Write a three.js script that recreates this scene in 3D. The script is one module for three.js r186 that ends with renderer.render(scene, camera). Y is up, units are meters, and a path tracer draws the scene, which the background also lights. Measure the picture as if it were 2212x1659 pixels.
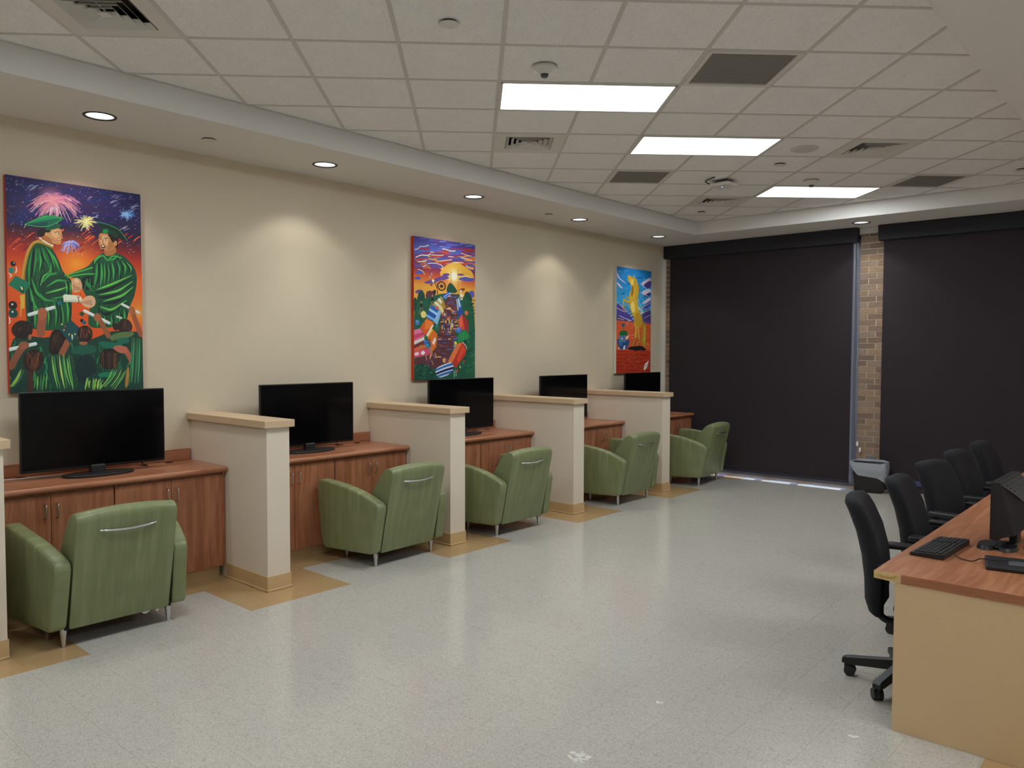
import * as THREE from 'three';
import { RoundedBoxGeometry } from 'three/addons/geometries/RoundedBoxGeometry.js';
import { mergeGeometries, toCreasedNormals } from 'three/addons/utils/BufferGeometryUtils.js';
import { RectAreaLightUniformsLib } from 'three/addons/lights/RectAreaLightUniformsLib.js';

// ---------------------------------------------------------------- camera, sky, sun, exposure
const scene = new THREE.Scene();
const camera = new THREE.PerspectiveCamera(52.49, 4 / 3, 0.05, 200);
camera.position.set(6.233, 1.752, 0);
camera.rotation.set(-0.04019, 0.72553, 0.00272, 'YXZ');
scene.add(camera);
const renderer = new THREE.WebGLRenderer({ antialias: true });
renderer.toneMapping = THREE.LinearToneMapping;
renderer.toneMappingExposure = 1.3;
renderer.shadowMap.enabled = true;
RectAreaLightUniformsLib.init();

scene.background = new THREE.Color().setRGB(0.55, 0.72, 1.0);
const sun = new THREE.DirectionalLight(0xfff4e4, 60);
sun.position.set(2.0 - 4, 1.405 * 2, -10.5 - 20); sun.target.position.set(2.0, 0, -10.5);
sun.shadow.camera.left = -12; sun.shadow.camera.right = 12; sun.shadow.camera.top = 12; sun.shadow.camera.bottom = -12; sun.shadow.camera.far = 60;
scene.add(sun, sun.target);

const PANEL = 11.5;          // luminance of the ceiling panels
const SPOT = 1.05;          // candela of a recessed downlight
const PANEL_COLOR = new THREE.Color().setRGB(0.885, 0.95, 1.0);
const SPOT_COLOR = new THREE.Color().setRGB(1, 0.98, 0.93);

// ---------------------------------------------------------------- helpers
let seed = 12345;
const rnd = () => { seed = (seed * 1664525 + 1013904223) >>> 0; return seed / 4294967296; };
const rr = (a, b) => a + (b - a) * rnd();
const used = new Map();
function numbered(n) { const k = used.get(n) || 0; used.set(n, k + 1); return k ? `${n}_${String(k).padStart(3, '0')}` : n; }
function tag(o, label, category, group, kind) {
  if (label) o.userData.label = label;
  if (category) o.userData.category = category;
  if (group) o.userData.group = group;
  if (kind) o.userData.kind = kind;
  return o;
}
function thing(name, label, category, pos = [0, 0, 0], turn = 0, group) {
  const o = new THREE.Group(); o.name = numbered(name); o.position.set(...pos); o.rotation.y = turn; scene.add(o);
  return tag(o, label, category, group);
}
function structure(name, label) { const o = new THREE.Group(); o.name = name; scene.add(o); return tag(o, label, null, null, 'structure'); }
function part(parent, name, geo, mat, label) {
  const m = new THREE.Mesh(geo, mat); m.name = name; parent.add(m);
  if (label) m.userData.label = label;
  return m;
}
function copyOf(root, pos, turn, label) {
  const c = root.clone(); c.name = numbered(root.userData.base || root.name); c.userData = { ...root.userData }; scene.add(c);
  c.position.set(...pos); c.rotation.y = turn; if (label) c.userData.label = label; return c;
}
// uv in metres by the dominant axis of each face; grain is the axis that becomes v
function uvBox(geo, grain = 'y', size = 1, ou = 0, ov = 0) {
  const g = geo.index ? geo.toNonIndexed() : geo;
  const p = g.attributes.position, uv = new Float32Array(p.count * 2), ax = { x: 0, y: 1, z: 2 }[grain];
  const A = new THREE.Vector3(), B = new THREE.Vector3(), C = new THREE.Vector3();
  for (let i = 0; i < p.count; i += 3) {
    A.fromBufferAttribute(p, i); B.fromBufferAttribute(p, i + 1); C.fromBufferAttribute(p, i + 2);
    const n = B.clone().sub(A).cross(C.clone().sub(A)), a = [Math.abs(n.x), Math.abs(n.y), Math.abs(n.z)];
    const d = a.indexOf(Math.max(...a)), left = [0, 1, 2].filter((k) => k !== d);
    const v = left.includes(ax) ? ax : left[1], u = left.find((k) => k !== v);
    [A, B, C].forEach((q, j) => { const e = [q.x, q.y, q.z]; uv[(i + j) * 2] = e[u] / size + ou; uv[(i + j) * 2 + 1] = e[v] / size + ov; });
  }
  g.setAttribute('uv', new THREE.BufferAttribute(uv, 2));
  return g;
}
function planar(g, axis, size) { const p = g.attributes.position, uv = new Float32Array(p.count * 2); for (let i = 0; i < p.count; i++) { uv[2 * i] = (axis === 'x' ? p.getX(i) : p.getZ(i)) / size; uv[2 * i + 1] = p.getY(i) / size; } g.setAttribute('uv', new THREE.BufferAttribute(uv, 2)); return g; }
const box = (x0, x1, y0, y1, z0, z1) => new THREE.BoxGeometry(Math.abs(x1 - x0), Math.abs(y1 - y0), Math.abs(z1 - z0)).translate((x0 + x1) / 2, (y0 + y1) / 2, (z0 + z1) / 2);
const rbox = (x0, x1, y0, y1, z0, z1, r = 0.006, s = 2) => new RoundedBoxGeometry(Math.abs(x1 - x0), Math.abs(y1 - y0), Math.abs(z1 - z0), s, r).translate((x0 + x1) / 2, (y0 + y1) / 2, (z0 + z1) / 2);
const V = (x, y, z) => new THREE.Vector3(x, y, z);
const tube = (pts, r, seg = 24, rs = 8) => new THREE.TubeGeometry(new THREE.CatmullRomCurve3(pts.map((p) => V(...p))), seg, r, rs, false);
function merge(list) { return mergeGeometries(list.map((g) => { const n = g.index ? g.toNonIndexed() : g; for (const k of Object.keys(n.attributes)) if (!['position', 'normal', 'uv'].includes(k)) n.deleteAttribute(k); return n; })); }

// ---------------------------------------------------------------- textures and materials
function noiseGrid(n, m) { const a = new Float32Array(n * m); for (let i = 0; i < a.length; i++) a[i] = rnd(); return a; }
function tileNoise(n, m = n) { // periodic value noise
  const a = noiseGrid(n, m), sm = (t) => t * t * (3 - 2 * t);
  return (u, v) => {
    u = (u % 1 + 1) % 1 * n; v = (v % 1 + 1) % 1 * m;
    const i = Math.floor(u), j = Math.floor(v), fu = sm(u - i), fv = sm(v - j), i1 = (i + 1) % n, j1 = (j + 1) % m, ii = i % n, jj = j % m;
    return (a[jj * n + ii] * (1 - fu) + a[jj * n + i1] * fu) * (1 - fv) + (a[j1 * n + ii] * (1 - fu) + a[j1 * n + i1] * fu) * fv;
  };
}
function dataTex(w, h, fn, srgb = true) {
  const d = new Uint8Array(w * h * 4);
  for (let y = 0; y < h; y++) for (let x = 0; x < w; x++) {
    const c = fn(x / w, y / h, x, y), k = (y * w + x) * 4;
    for (let q = 0; q < 3; q++) d[k + q] = Math.max(0, Math.min(255, c[q]));
    d[k + 3] = 255;
  }
  const t = new THREE.DataTexture(d, w, h); t.wrapS = t.wrapT = THREE.RepeatWrapping; t.magFilter = THREE.LinearFilter; t.minFilter = THREE.LinearMipmapLinearFilter; t.generateMipmaps = true;
  if (srgb) t.colorSpace = THREE.SRGBColorSpace; t.needsUpdate = true; return t;
}
const std = (o) => new THREE.MeshStandardMaterial(o);
const rgb = (r, g, b) => new THREE.Color().setRGB(r / 255, g / 255, b / 255, THREE.SRGBColorSpace);

// flecked vinyl tile
function fleckTex(base, dark, light, spread, amount) {
  const W = 1024, c = document.createElement('canvas'); c.width = c.height = W; const g = c.getContext('2d');
  g.fillStyle = `rgb(${base})`; g.fillRect(0, 0, W, W);
  for (let i = 0; i < 9000 * amount; i++) {
    const t = rnd(), col = t < 0.5 ? dark : light, k = rr(0.2, 0.75) * spread;
    g.strokeStyle = `rgba(${col},${k.toFixed(2)})`; g.lineWidth = rr(1.5, 5);
    const x = rnd() * W, y = rnd() * W, a = rr(-0.5, 0.5) + (rnd() < 0.25 ? 1.57 : 0), l = rr(3, 15);
    for (const [dx, dy] of [[0, 0], [W, 0], [-W, 0], [0, W], [0, -W]]) {
      if (x + dx < -20 || x + dx > W + 20 || y + dy < -20 || y + dy > W + 20) continue;
      g.beginPath(); g.moveTo(x + dx, y + dy); g.lineTo(x + dx + Math.cos(a) * l, y + dy + Math.sin(a) * l); g.stroke();
    }
  }
  const t = new THREE.CanvasTexture(c); t.colorSpace = THREE.SRGBColorSpace; t.wrapS = t.wrapT = THREE.RepeatWrapping; return t;
}
const greyFleck = fleckTex('188,184,175', '148,143,132', '207,205,199', 1, 2);
const tanFleck = fleckTex('178,148,106', '166,136,94', '188,160,118', 0.6, 1.5);
const roughN = (() => { const a = tileNoise(6), b = tileNoise(23), e = tileNoise(90); return dataTex(256, 256, (u, v) => { const r = 255 * (0.07 + 0.05 * a(u, v) + 0.03 * b(u, v) + 0.02 * e(u, v)); return [r, r, r]; }, false); })();
const M = {};
M.vct = [[1, 1, 1], [0.99, 0.988, 0.984], [0.995, 0.998, 0.998]].map((k) => std({ map: greyFleck, color: new THREE.Color().setRGB(...k), roughnessMap: roughN, roughness: 1 }));
M.tan = std({ map: tanFleck, roughnessMap: roughN, roughness: 1 });
M.joint = std({ color: rgb(134, 130, 122), roughness: 0.8 });

const wallBump = (() => { const a = tileNoise(64), b = tileNoise(128); return dataTex(512, 512, (u, v) => { const k = 255 * (0.6 * a(u, v) + 0.4 * b(u, v)); return [k, k, k]; }, false); })();
M.wall = std({ color: rgb(212, 199, 174), roughness: 0.62, bumpMap: wallBump, bumpScale: 0.0006 });
M.partition = std({ color: rgb(223, 210, 191), roughness: 0.55, bumpMap: wallBump, bumpScale: 0.0003 });
M.cap = std({ color: rgb(206, 179, 145), roughness: 0.42 });
M.base = std({ color: rgb(202, 170, 124), roughness: 0.5 });
M.soffit = std({ color: rgb(222, 220, 216), roughness: 0.85, bumpMap: wallBump, bumpScale: 0.0004 });
const fissure = (() => {
  const a = tileNoise(200), b = tileNoise(90), e = tileNoise(8);
  return dataTex(512, 512, (u, v) => { const k = a(u, v) * 0.6 + b(u, v) * 0.4, d = k < 0.28 ? -26 : k > 0.72 ? 7 : 0, q = (e(u, v) - 0.5) * 5; return [236 + d + q, 235 + d + q, 233 + d + q]; });
})();
M.ctile = std({ map: fissure, roughness: 0.95 });
M.grid = std({ color: rgb(202, 199, 194), roughness: 0.55 });
M.white = std({ color: rgb(214, 211, 205), roughness: 0.5 });
M.paleWall = std({ color: rgb(216, 214, 208), roughness: 0.7 });
M.plenum = std({ color: rgb(70, 68, 66), roughness: 1 });
M.dark = std({ color: rgb(14, 14, 15), roughness: 0.9 });
M.steel = std({ color: rgb(200, 200, 202), roughness: 0.28, metalness: 1 });
M.ring = std({ color: rgb(60, 56, 52), roughness: 0.4, metalness: 0.6 });
M.can = std({ color: rgb(225, 225, 225), roughness: 0.25, metalness: 0.8 });
M.lens = std({ color: 0xffffff, emissive: new THREE.Color().setRGB(0.9, 0.95, 1), emissiveIntensity: 2.0, roughness: 0.4 });
M.panel = std({ color: 0xffffff, emissive: new THREE.Color().setRGB(1, 0.99, 0.97), emissiveIntensity: 1.6, roughness: 0.5 });

function woodTex(c0, c1, c2, W = 512, H = 1024) {
  const a = tileNoise(14, 2), b = tileNoise(70, 4), w = tileNoise(5, 3), f = tileNoise(240, 9), h = tileNoise(24, 5);
  return dataTex(W, H, (u, v) => {
    const bend = (w(u, v) - 0.5) * 0.05 + (h(u, v) - 0.5) * 0.012, x = u + bend;
    const g1 = a(x, v), g2 = b(x, v), g3 = f(x, v);
    let k = 0.3 * g1 + 0.4 * g2 + 0.3 * g3; k = Math.max(0, Math.min(1, (k - 0.28) / 0.44));
    const pore = g3 > 0.7 ? 0.9 : 1;
    const m = k < 0.5 ? [0, 1, 2].map((q) => c0[q] + (c1[q] - c0[q]) * k * 2) : [0, 1, 2].map((q) => c1[q] + (c2[q] - c1[q]) * (k * 2 - 1));
    return m.map((q) => q * pore);
  });
}
const cherry = woodTex([146, 88, 58], [163, 104, 72], [179, 120, 86]);
M.door = std({ map: cherry, roughness: 0.42 });
M.worktop = std({ map: woodTex([158, 100, 70], [172, 114, 82], [184, 127, 95]), roughness: 0.3 });
M.desktop = std({ map: woodTex([158, 99, 66], [176, 117, 83], [192, 134, 98]), roughness: 0.36 });
M.rawWood = std({ map: woodTex([206, 172, 112], [216, 186, 128], [224, 196, 142]), roughness: 0.8 });
M.deskPanel = std({ color: rgb(212, 182, 140), roughness: 0.6, bumpMap: wallBump, bumpScale: 0.0003 });

const vinylMap = (() => {
  const a = tileNoise(24, 2), b = tileNoise(60, 5), c = tileNoise(6);
  return dataTex(512, 512, (u, v) => { const k = (a(u, v) - 0.5) * 13 + (b(u, v) - 0.5) * 9 + (c(u, v) - 0.5) * 8; return [123 + k, 131 + k, 91 + k * 0.8]; });
})();
const leatherBump = (() => { const a = tileNoise(120), b = tileNoise(50); return dataTex(512, 512, (u, v) => { const k = 255 * (0.5 * a(u, v) + 0.5 * b(u, v)); return [k, k, k]; }, false); })();
M.vinyl = std({ map: vinylMap, roughness: 0.4, bumpMap: leatherBump, bumpScale: 0.0006 });
M.seam = std({ color: rgb(52, 60, 36), roughness: 0.7 });
M.paper = std({ color: rgb(228, 226, 220), roughness: 0.85, side: THREE.DoubleSide });
M.scuff = std({ color: rgb(208, 207, 202), roughness: 0.5 });
M.screen = new THREE.MeshPhysicalMaterial({ color: rgb(5, 5, 7), roughness: 0.14, specularIntensity: 0.4 });
M.bezel = std({ color: rgb(12, 12, 14), roughness: 0.3 });
M.blackPlastic = std({ color: rgb(26, 26, 28), roughness: 0.45 });
M.greyPlastic = std({ color: rgb(78, 80, 84), roughness: 0.5 });
M.deepPlastic = std({ color: rgb(20, 20, 22), roughness: 0.5 });
M.cable = std({ color: rgb(18, 18, 18), roughness: 0.6 });
M.whiteCable = std({ color: rgb(205, 205, 205), roughness: 0.5 });
const weave = (() => { const a = tileNoise(128); return dataTex(256, 256, (u, v, x, y) => { const k = ((x % 4 < 2) !== (y % 4 < 2) ? 5 : -5) + (a(u, v) - 0.5) * 12; return [41 + k, 33 + k, 38 + k]; }); })();
M.blind = std({ map: weave, roughness: 0.9 });
M.valance = std({ color: rgb(30, 30, 38), roughness: 0.7 });
M.hem = std({ color: rgb(60, 74, 118), roughness: 0.8 });
M.hemDark = std({ color: rgb(40, 38, 54), roughness: 0.6 });
const officeWeave = (() => { const a = tileNoise(128); return dataTex(256, 256, (u, v, x, y) => { const k = ((x % 4 < 2) !== (y % 4 < 2) ? 3 : -3) + (a(u, v) - 0.5) * 8; return [13 + k * 0.7, 15 + k * 0.7, 22 + k * 0.7]; }); })();
M.fabric = new THREE.MeshPhysicalMaterial({ map: officeWeave, roughness: 0.9, sheen: 0.12, sheenRoughness: 0.4, sheenColor: rgb(70, 80, 105) });
M.mortar = std({ color: rgb(206, 184, 156), roughness: 0.95 });
const brickGrain = (() => { const a = tileNoise(40), b = tileNoise(120); return dataTex(256, 256, (u, v) => { const k = 205 + (a(u, v) - 0.5) * 50 + (b(u, v) - 0.5) * 44; return [k, k, k]; }); })();
M.brick = [[176, 148, 124], [164, 138, 120], [186, 156, 128], [152, 128, 112], [174, 152, 134]].map((c) => std({ map: brickGrain, color: rgb(...c), roughness: 0.92 }));
M.alu = std({ color: rgb(150, 155, 165), roughness: 0.35, metalness: 0.7 });
M.pane = new THREE.MeshPhysicalMaterial({ color: new THREE.Color().setRGB(0.42, 0.52, 0.68), transmission: 1, thickness: 0, roughness: 0.02, ior: 1.5 });
M.binBody = std({ color: rgb(34, 29, 28), roughness: 0.5 });
M.liner = new THREE.MeshPhysicalMaterial({ color: rgb(222, 228, 234), roughness: 0.5, transmission: 0.62, thickness: 0, side: THREE.DoubleSide });
M.outside = std({ color: rgb(150, 148, 140), roughness: 0.95 });
M.mesh = (() => { // perforated metal of the return grilles
  const t = dataTex(64, 64, (u, v, x, y) => { const d = Math.hypot((x % 16) - 8, (y % 16) - 8); const k = d < 5.6 ? 40 : 150; return [k, k * 0.98, k * 0.94]; });
  return std({ map: t, roughness: 0.7 });
})();

// ---------------------------------------------------------------- measures of the room (metres)
const L = 10.655, HC = 3.554, HS = 3.381, SX = 0.946, EZ = 0.895, RX = 5.23, XR = 9.4, ZF = 3.2;
const PZ = -3.029, SP = 1.844, PW = 0.1875, PD = 1.169, PT = 1.254;

// ---------------------------------------------------------------- floor: vinyl tiles
{
  const floor = structure('floor', 'polished grey flecked vinyl tile floor with tan tile borders');
  part(floor, 'slab', box(-0.2, XR + 0.2, -0.12, -0.006, -L - 0.05, ZF + 0.2), M.joint);
  const step = 0.305, x0 = 3.128 - 11 * step, z0 = -1.39 - 31 * step;
  const tanRects = [[-1, 0.807, -11, 4], [0, XR + 1, -11, -L + 0.235]];
  for (let i = -1; i < 6; i++) { const z = PZ - SP * (i - 0); tanRects.push([0.5, 1.462, z - PW - 0.335, z + 0.303]); }
  tanRects.push([5.575, 6.6, -9.2, -3.3]);
  const cutX = [0.807, 1.462, 5.575, 6.6], cutZ = []; tanRects.forEach((r) => cutZ.push(r[2], r[3]));
  const isTan = (x, z) => tanRects.some((r) => x > r[0] && x < r[1] && z > r[2] && z < r[3]);
  const cells = [];
  for (let i = -1; i * step + x0 < XR; i++) for (let j = -1; j * step + z0 < ZF; j++) {
    const xa = Math.max(0, x0 + i * step), xb = Math.min(XR, x0 + (i + 1) * step), za = Math.max(-L, z0 + j * step), zb = Math.min(ZF, z0 + (j + 1) * step);
    if (xb - xa < 0.01 || zb - za < 0.01) continue;
    // cut the tile where a border runs through it; pieces of the same kind stay joined
    const mixed = new Set([isTan(xa + 0.002, za + 0.002), isTan(xb - 0.002, za + 0.002), isTan(xa + 0.002, zb - 0.002), isTan(xb - 0.002, zb - 0.002), isTan((xa + xb) / 2, (za + zb) / 2)]).size > 1;
    if (!mixed) { cells.push([xa, xb, za, zb, isTan((xa + xb) / 2, (za + zb) / 2)]); continue; }
    const xs = [xa, ...cutX.filter((q) => q > xa + 0.004 && q < xb - 0.004), xb], zs = [za, ...[...new Set(cutZ)].filter((q) => q > za + 0.004 && q < zb - 0.004).sort((p, q) => p - q), zb];
    for (let a = 0; a + 1 < xs.length; a++) for (let b = 0; b + 1 < zs.length; b++) cells.push([xs[a], xs[a + 1], zs[b], zs[b + 1], isTan((xs[a] + xs[a + 1]) / 2, (zs[b] + zs[b + 1]) / 2)]);
  }
  const fwd = V(-Math.sin(0.72553), 0, -Math.cos(0.72553)), rgt = V(Math.cos(0.72553), 0, -Math.sin(0.72553));
  const seen = (c) => { const q = V((c[0] + c[1]) / 2 - 6.233, 0, (c[2] + c[3]) / 2), d = q.dot(fwd), s = q.dot(rgt); return d > 2.9 && Math.abs(s / d) < 0.68 && c[0] < 5.2; };
  cells.forEach((c) => { c.d = (seen(c) ? 0 : 100) + Math.hypot((c[0] + c[1]) / 2 - 6.233, (c[2] + c[3]) / 2) + ((c[1] - c[0]) * (c[3] - c[2]) < 0.05 ? 3 : 0); });
  cells.sort((a, b) => a.d - b.d);
  const rest = [[], [], [], []], gap = 0.00035;
  cells.forEach((c, i) => {
    const g = box(c[0] + gap, c[1] - gap, -0.006, 0, c[2] + gap, c[3] - gap); const k = c[4] ? 3 : Math.floor(rnd() * 3);
    const p = g.attributes.position, uv = g.attributes.uv, n = g.attributes.normal; const ou = rnd(), ov = rnd();
    for (let q = 0; q < p.count; q++) uv.setXY(q, p.getX(q) / 0.7 + ou, p.getZ(q) / 0.7 + ov + (Math.abs(n.getY(q)) < 0.5 ? p.getY(q) : 0));
    if (i < 298) part(floor, 'floor_tile', g, k === 3 ? M.tan : M.vct[k]); else rest[k].push(g);
  });
  rest.forEach((l, k) => { if (l.length) { const m = part(floor, 'floor_tile_field', merge(l), k === 3 ? M.tan : M.vct[k], k === 3 ? 'tan vinyl tile border' : 'grey flecked vinyl tiles'); m.userData.kind = 'stuff'; } });
  // floor marks: scuffed white patches with a ragged outline
  const scuff = (x, z, r, n) => { const gs = []; for (let i = 0; i < n; i++) { const a = rr(0, 6.28), d = r * Math.sqrt(rnd()); gs.push(new THREE.CircleGeometry(rr(0.006, 0.016), 7).scale(rr(0.5, 1.8), rr(0.3, 0.8), 1).rotateZ(rr(-0.5, 0.5)).rotateX(-Math.PI / 2).translate(x + Math.cos(a) * d, 0.0006 + i * 0.00001, z + Math.sin(a) * d)); } part(floor, 'scuff_mark', merge(gs), M.scuff, 'white scuffed mark in the floor polish'); };
  scuff(4.254, -2.677, 0.045, 26); scuff(5.084, -3.662, 0.015, 5); scuff(4.243, -3.371, 0.02, 4);
}

// ---------------------------------------------------------------- walls
{
  const wl = structure('wall_left', 'beige painted wall behind the computer bays');
  part(wl, 'plaster', uvBox(box(-0.15, 0, -0.1, 3.9, -L - 0.3, ZF + 0.15), 'y', 0.5), M.wall);
  const wr = structure('wall_right', 'pale painted wall'); part(wr, 'plaster', uvBox(box(XR, XR + 0.15, -0.1, 3.9, -L - 0.3, ZF + 0.15), 'y', 0.5), M.paleWall);
  const wf = structure('wall_front', 'pale painted wall'); part(wf, 'plaster', uvBox(box(-0.15, XR + 0.15, -0.1, 3.9, ZF, ZF + 0.15), 'y', 0.5), M.paleWall);
  const b = structure('baseboard_left', 'tan rubber baseboard'); part(b, 'baseboard_strip', box(0, 0.008, 0, 0.1, -1.18, ZF), M.base);
}
// end wall: brick piers and tall windows behind the blinds
const WZ = -10.74, PF = -10.615;
{
  const wb = structure('wall_back', 'window wall with a narrow pier of tan brown brick');
  part(wb, 'lintel', box(-0.15, XR + 0.15, 3.30, 3.9, -L - 0.25, PF), M.soffit);
  part(wb, 'sill_curb', box(-0.15, XR + 0.15, -0.1, 0.046, -L - 0.25, -10.70), M.alu);
  const pier = (xa, xb, half) => {
    part(wb, 'mortar', box(xa + 0.003, xb - 0.003, 0, 3.31, -L - 0.25, PF - 0.007), M.mortar);
    const ch = 0.0757, bh = 0.0635, j = 0.011;
    for (let r = 0; r * ch < 3.30; r++) {
      let x = xa; const off = (r + half) % 2 ? 0.097 : 0.197, y = r * ch + 0.004; let first = true;
      while (x < xb - 0.02) {
        let w = first ? off : 0.197; first = false; if (x + w > xb - 0.03) w = xb - x;
        const d = rr(-0.0015, 0.0015);
        const g = uvBox(box(x, x + w, y, Math.min(y + bh, 3.3), -L - 0.22, PF + d), 'y', 0.25, rnd(), rnd());
        part(wb, 'brick', g, M.brick[Math.floor(rnd() * 5)]); x += w + j;
      }
    }
  };
  pier(2.865, 3.165, 0); pier(0.002, 0.085, 1);
  part(wb, 'outlet_plate', rbox(2.98, 3.10, 0.36, 0.43, PF, PF + 0.008, 0.003), M.steel, 'brushed metal outlet plate low on the brick pier');
  const win = (n, xa, xb, cuts) => {
    const w = structure('window_' + n, 'tall aluminium framed window behind a dark blind');
    const z0 = WZ - 0.03, z1 = WZ + 0.03;
    part(w, 'window_frame', merge([box(xa, xa + 0.05, 0.04, 3.3, z0, z1), box(xb - 0.17, xb, 0.04, 3.3, z0, z1), box(xa, xb, 3.24, 3.3, z0, z1), box(xa, xb, 0.03, 0.05, z0, z1)]), M.alu);
    const xs = [xa + 0.05, ...cuts, xb - 0.17];
    cuts.forEach((c) => part(w, 'mullion', box(c - 0.045, c + 0.045, 0.05, 3.24, z0, z1), M.alu));
    for (let i = 0; i + 1 < xs.length; i++) part(w, 'pane', new THREE.PlaneGeometry(xs[i + 1] - xs[i], 3.19).translate((xs[i] + xs[i + 1]) / 2, 1.645, WZ), M.pane);
  };
  win(1, 0.085, 2.865, [0.5, 1.03, 1.58, 2.08]); win(2, 3.165, 6.2, [4.2, 5.2]);
  part(wb, 'plaster', box(6.2, XR + 0.15, 0, 3.31, -L - 0.25, PF), M.wall);
  const ground = structure('ground', 'pale concrete paving outside the windows'); part(ground, 'paving', box(-30, 40, -0.3, -0.08, -60, -L - 0.26), M.outside);
}

// ---------------------------------------------------------------- ceiling: tile field, grid, soffits
const GR = 0.77567, GC = Math.cos(GR), GS = Math.sin(GR), S = 0.6096;
const gp = (a, b) => [2.66198 + S * (a * GC - b * GS), -2.1476 - S * (a * GS + b * GC)];   // grid lines (a, b) -> x, z
const lightCells = [[2, 2], [4, 4], [7, 7], [-1, -1], [-4, -4], [-7, -7]];       // each covers a..a+2, b..b+1
const special = new Set();
lightCells.forEach(([a, b]) => { special.add(`${a},${b}`); special.add(`${a + 1},${b}`); });
const diffusers = [[-2, 0], [2, 4], [7, 4], [6, 8]], grilles = [[4, 1], [4, 6], [9, 6]];
[...diffusers, ...grilles].forEach(([a, b]) => special.add(`${a},${b}`));
const ceiling = structure('ceiling', 'suspended ceiling of pale acoustic tiles laid diagonally');
const CX0 = SX, CX1 = RX, CZ0 = -L + EZ, CZ1 = 2.4;
function clip(poly) {
  const cutters = [[0, 1, CX0], [0, -1, -CX1], [1, 1, CZ0], [1, -1, -CZ1]];
  for (const [ax, s, v] of cutters) {
    const out = [];
    for (let i = 0; i < poly.length; i++) {
      const P = poly[i], Q = poly[(i + 1) % poly.length], dp = s * P[ax] - v, dq = s * Q[ax] - v;
      if (dp >= 0) out.push(P);
      if ((dp >= 0) !== (dq >= 0)) { const t = dp / (dp - dq); out.push([P[0] + (Q[0] - P[0]) * t, P[1] + (Q[1] - P[1]) * t]); }
    }
    poly = out; if (!poly.length) break;
  }
  return poly;
}
function prismXZ(poly, y0, y1) {
  const sh = new THREE.Shape(poly.map(([x, z]) => new THREE.Vector2(x, -z)));
  return new THREE.ExtrudeGeometry(sh, { depth: y1 - y0, bevelEnabled: false }).rotateX(-Math.PI / 2).translate(0, y0, 0);
}
{
  const e = 0.011 / S;
  for (let a = -16; a < 18; a++) for (let b = -16; b < 20; b++) {
    if (special.has(`${a},${b}`)) continue;
    const poly = clip([gp(a + e, b + e), gp(a + 1 - e, b + e), gp(a + 1 - e, b + 1 - e), gp(a + e, b + 1 - e)]);
    if (poly.length < 3) continue;
    let area = 0; poly.forEach((p, i) => { const q = poly[(i + 1) % poly.length]; area += p[0] * q[1] - q[0] * p[1]; });
    if (Math.abs(area) / 2 < 0.004) continue;
    const g = prismXZ(poly, HC + 0.004, HC + 0.02), p = g.attributes.position, uv = g.attributes.uv; const ou = rnd(), ov = rnd();
    for (let i = 0; i < p.count; i++) uv.setXY(i, p.getX(i) / 0.5 + ou, p.getZ(i) / 0.5 + ov);
    part(ceiling, 'ceiling_tile', g, M.ctile);
  }
  const bar = (P, Q, w) => {
    const dx = Q[0] - P[0], dz = Q[1] - P[1], l = Math.hypot(dx, dz), nx = -dz / l * w / 2, nz = dx / l * w / 2;
    const poly = clip([[P[0] + nx, P[1] + nz], [Q[0] + nx, Q[1] + nz], [Q[0] - nx, Q[1] - nz], [P[0] - nx, P[1] - nz]]);
    return poly.length > 2 ? poly : null;
  };
  for (let a = -16; a < 19; a++) { const p = bar(gp(a, -18), gp(a, 22), 0.024); if (p) part(ceiling, 'grid_bar', prismXZ(p, HC, HC + 0.006), M.grid); }
  // cross bars stop where a long light covers two cells
  for (let b = -16; b < 21; b++) { const p = bar(gp(-18, b), gp(20, b), 0.024); if (p) part(ceiling, 'grid_bar', prismXZ(p, HC + 0.0005, HC + 0.0055), M.grid); }
  part(ceiling, 'wall_angle', merge([box(CX0, CX0 + 0.02, HC - 0.002, HC + 0.002, CZ0, CZ1), box(CX0, CX1, HC - 0.002, HC + 0.002, CZ0, CZ0 + 0.02), box(CX1 - 0.02, CX1, HC - 0.002, HC + 0.002, CZ0, CZ1)]), M.grid);
  part(ceiling, 'deck', box(-0.15, XR + 0.15, HC + 0.35, HC + 0.5, -L - 0.25, ZF + 0.15), M.plenum);
}
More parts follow.
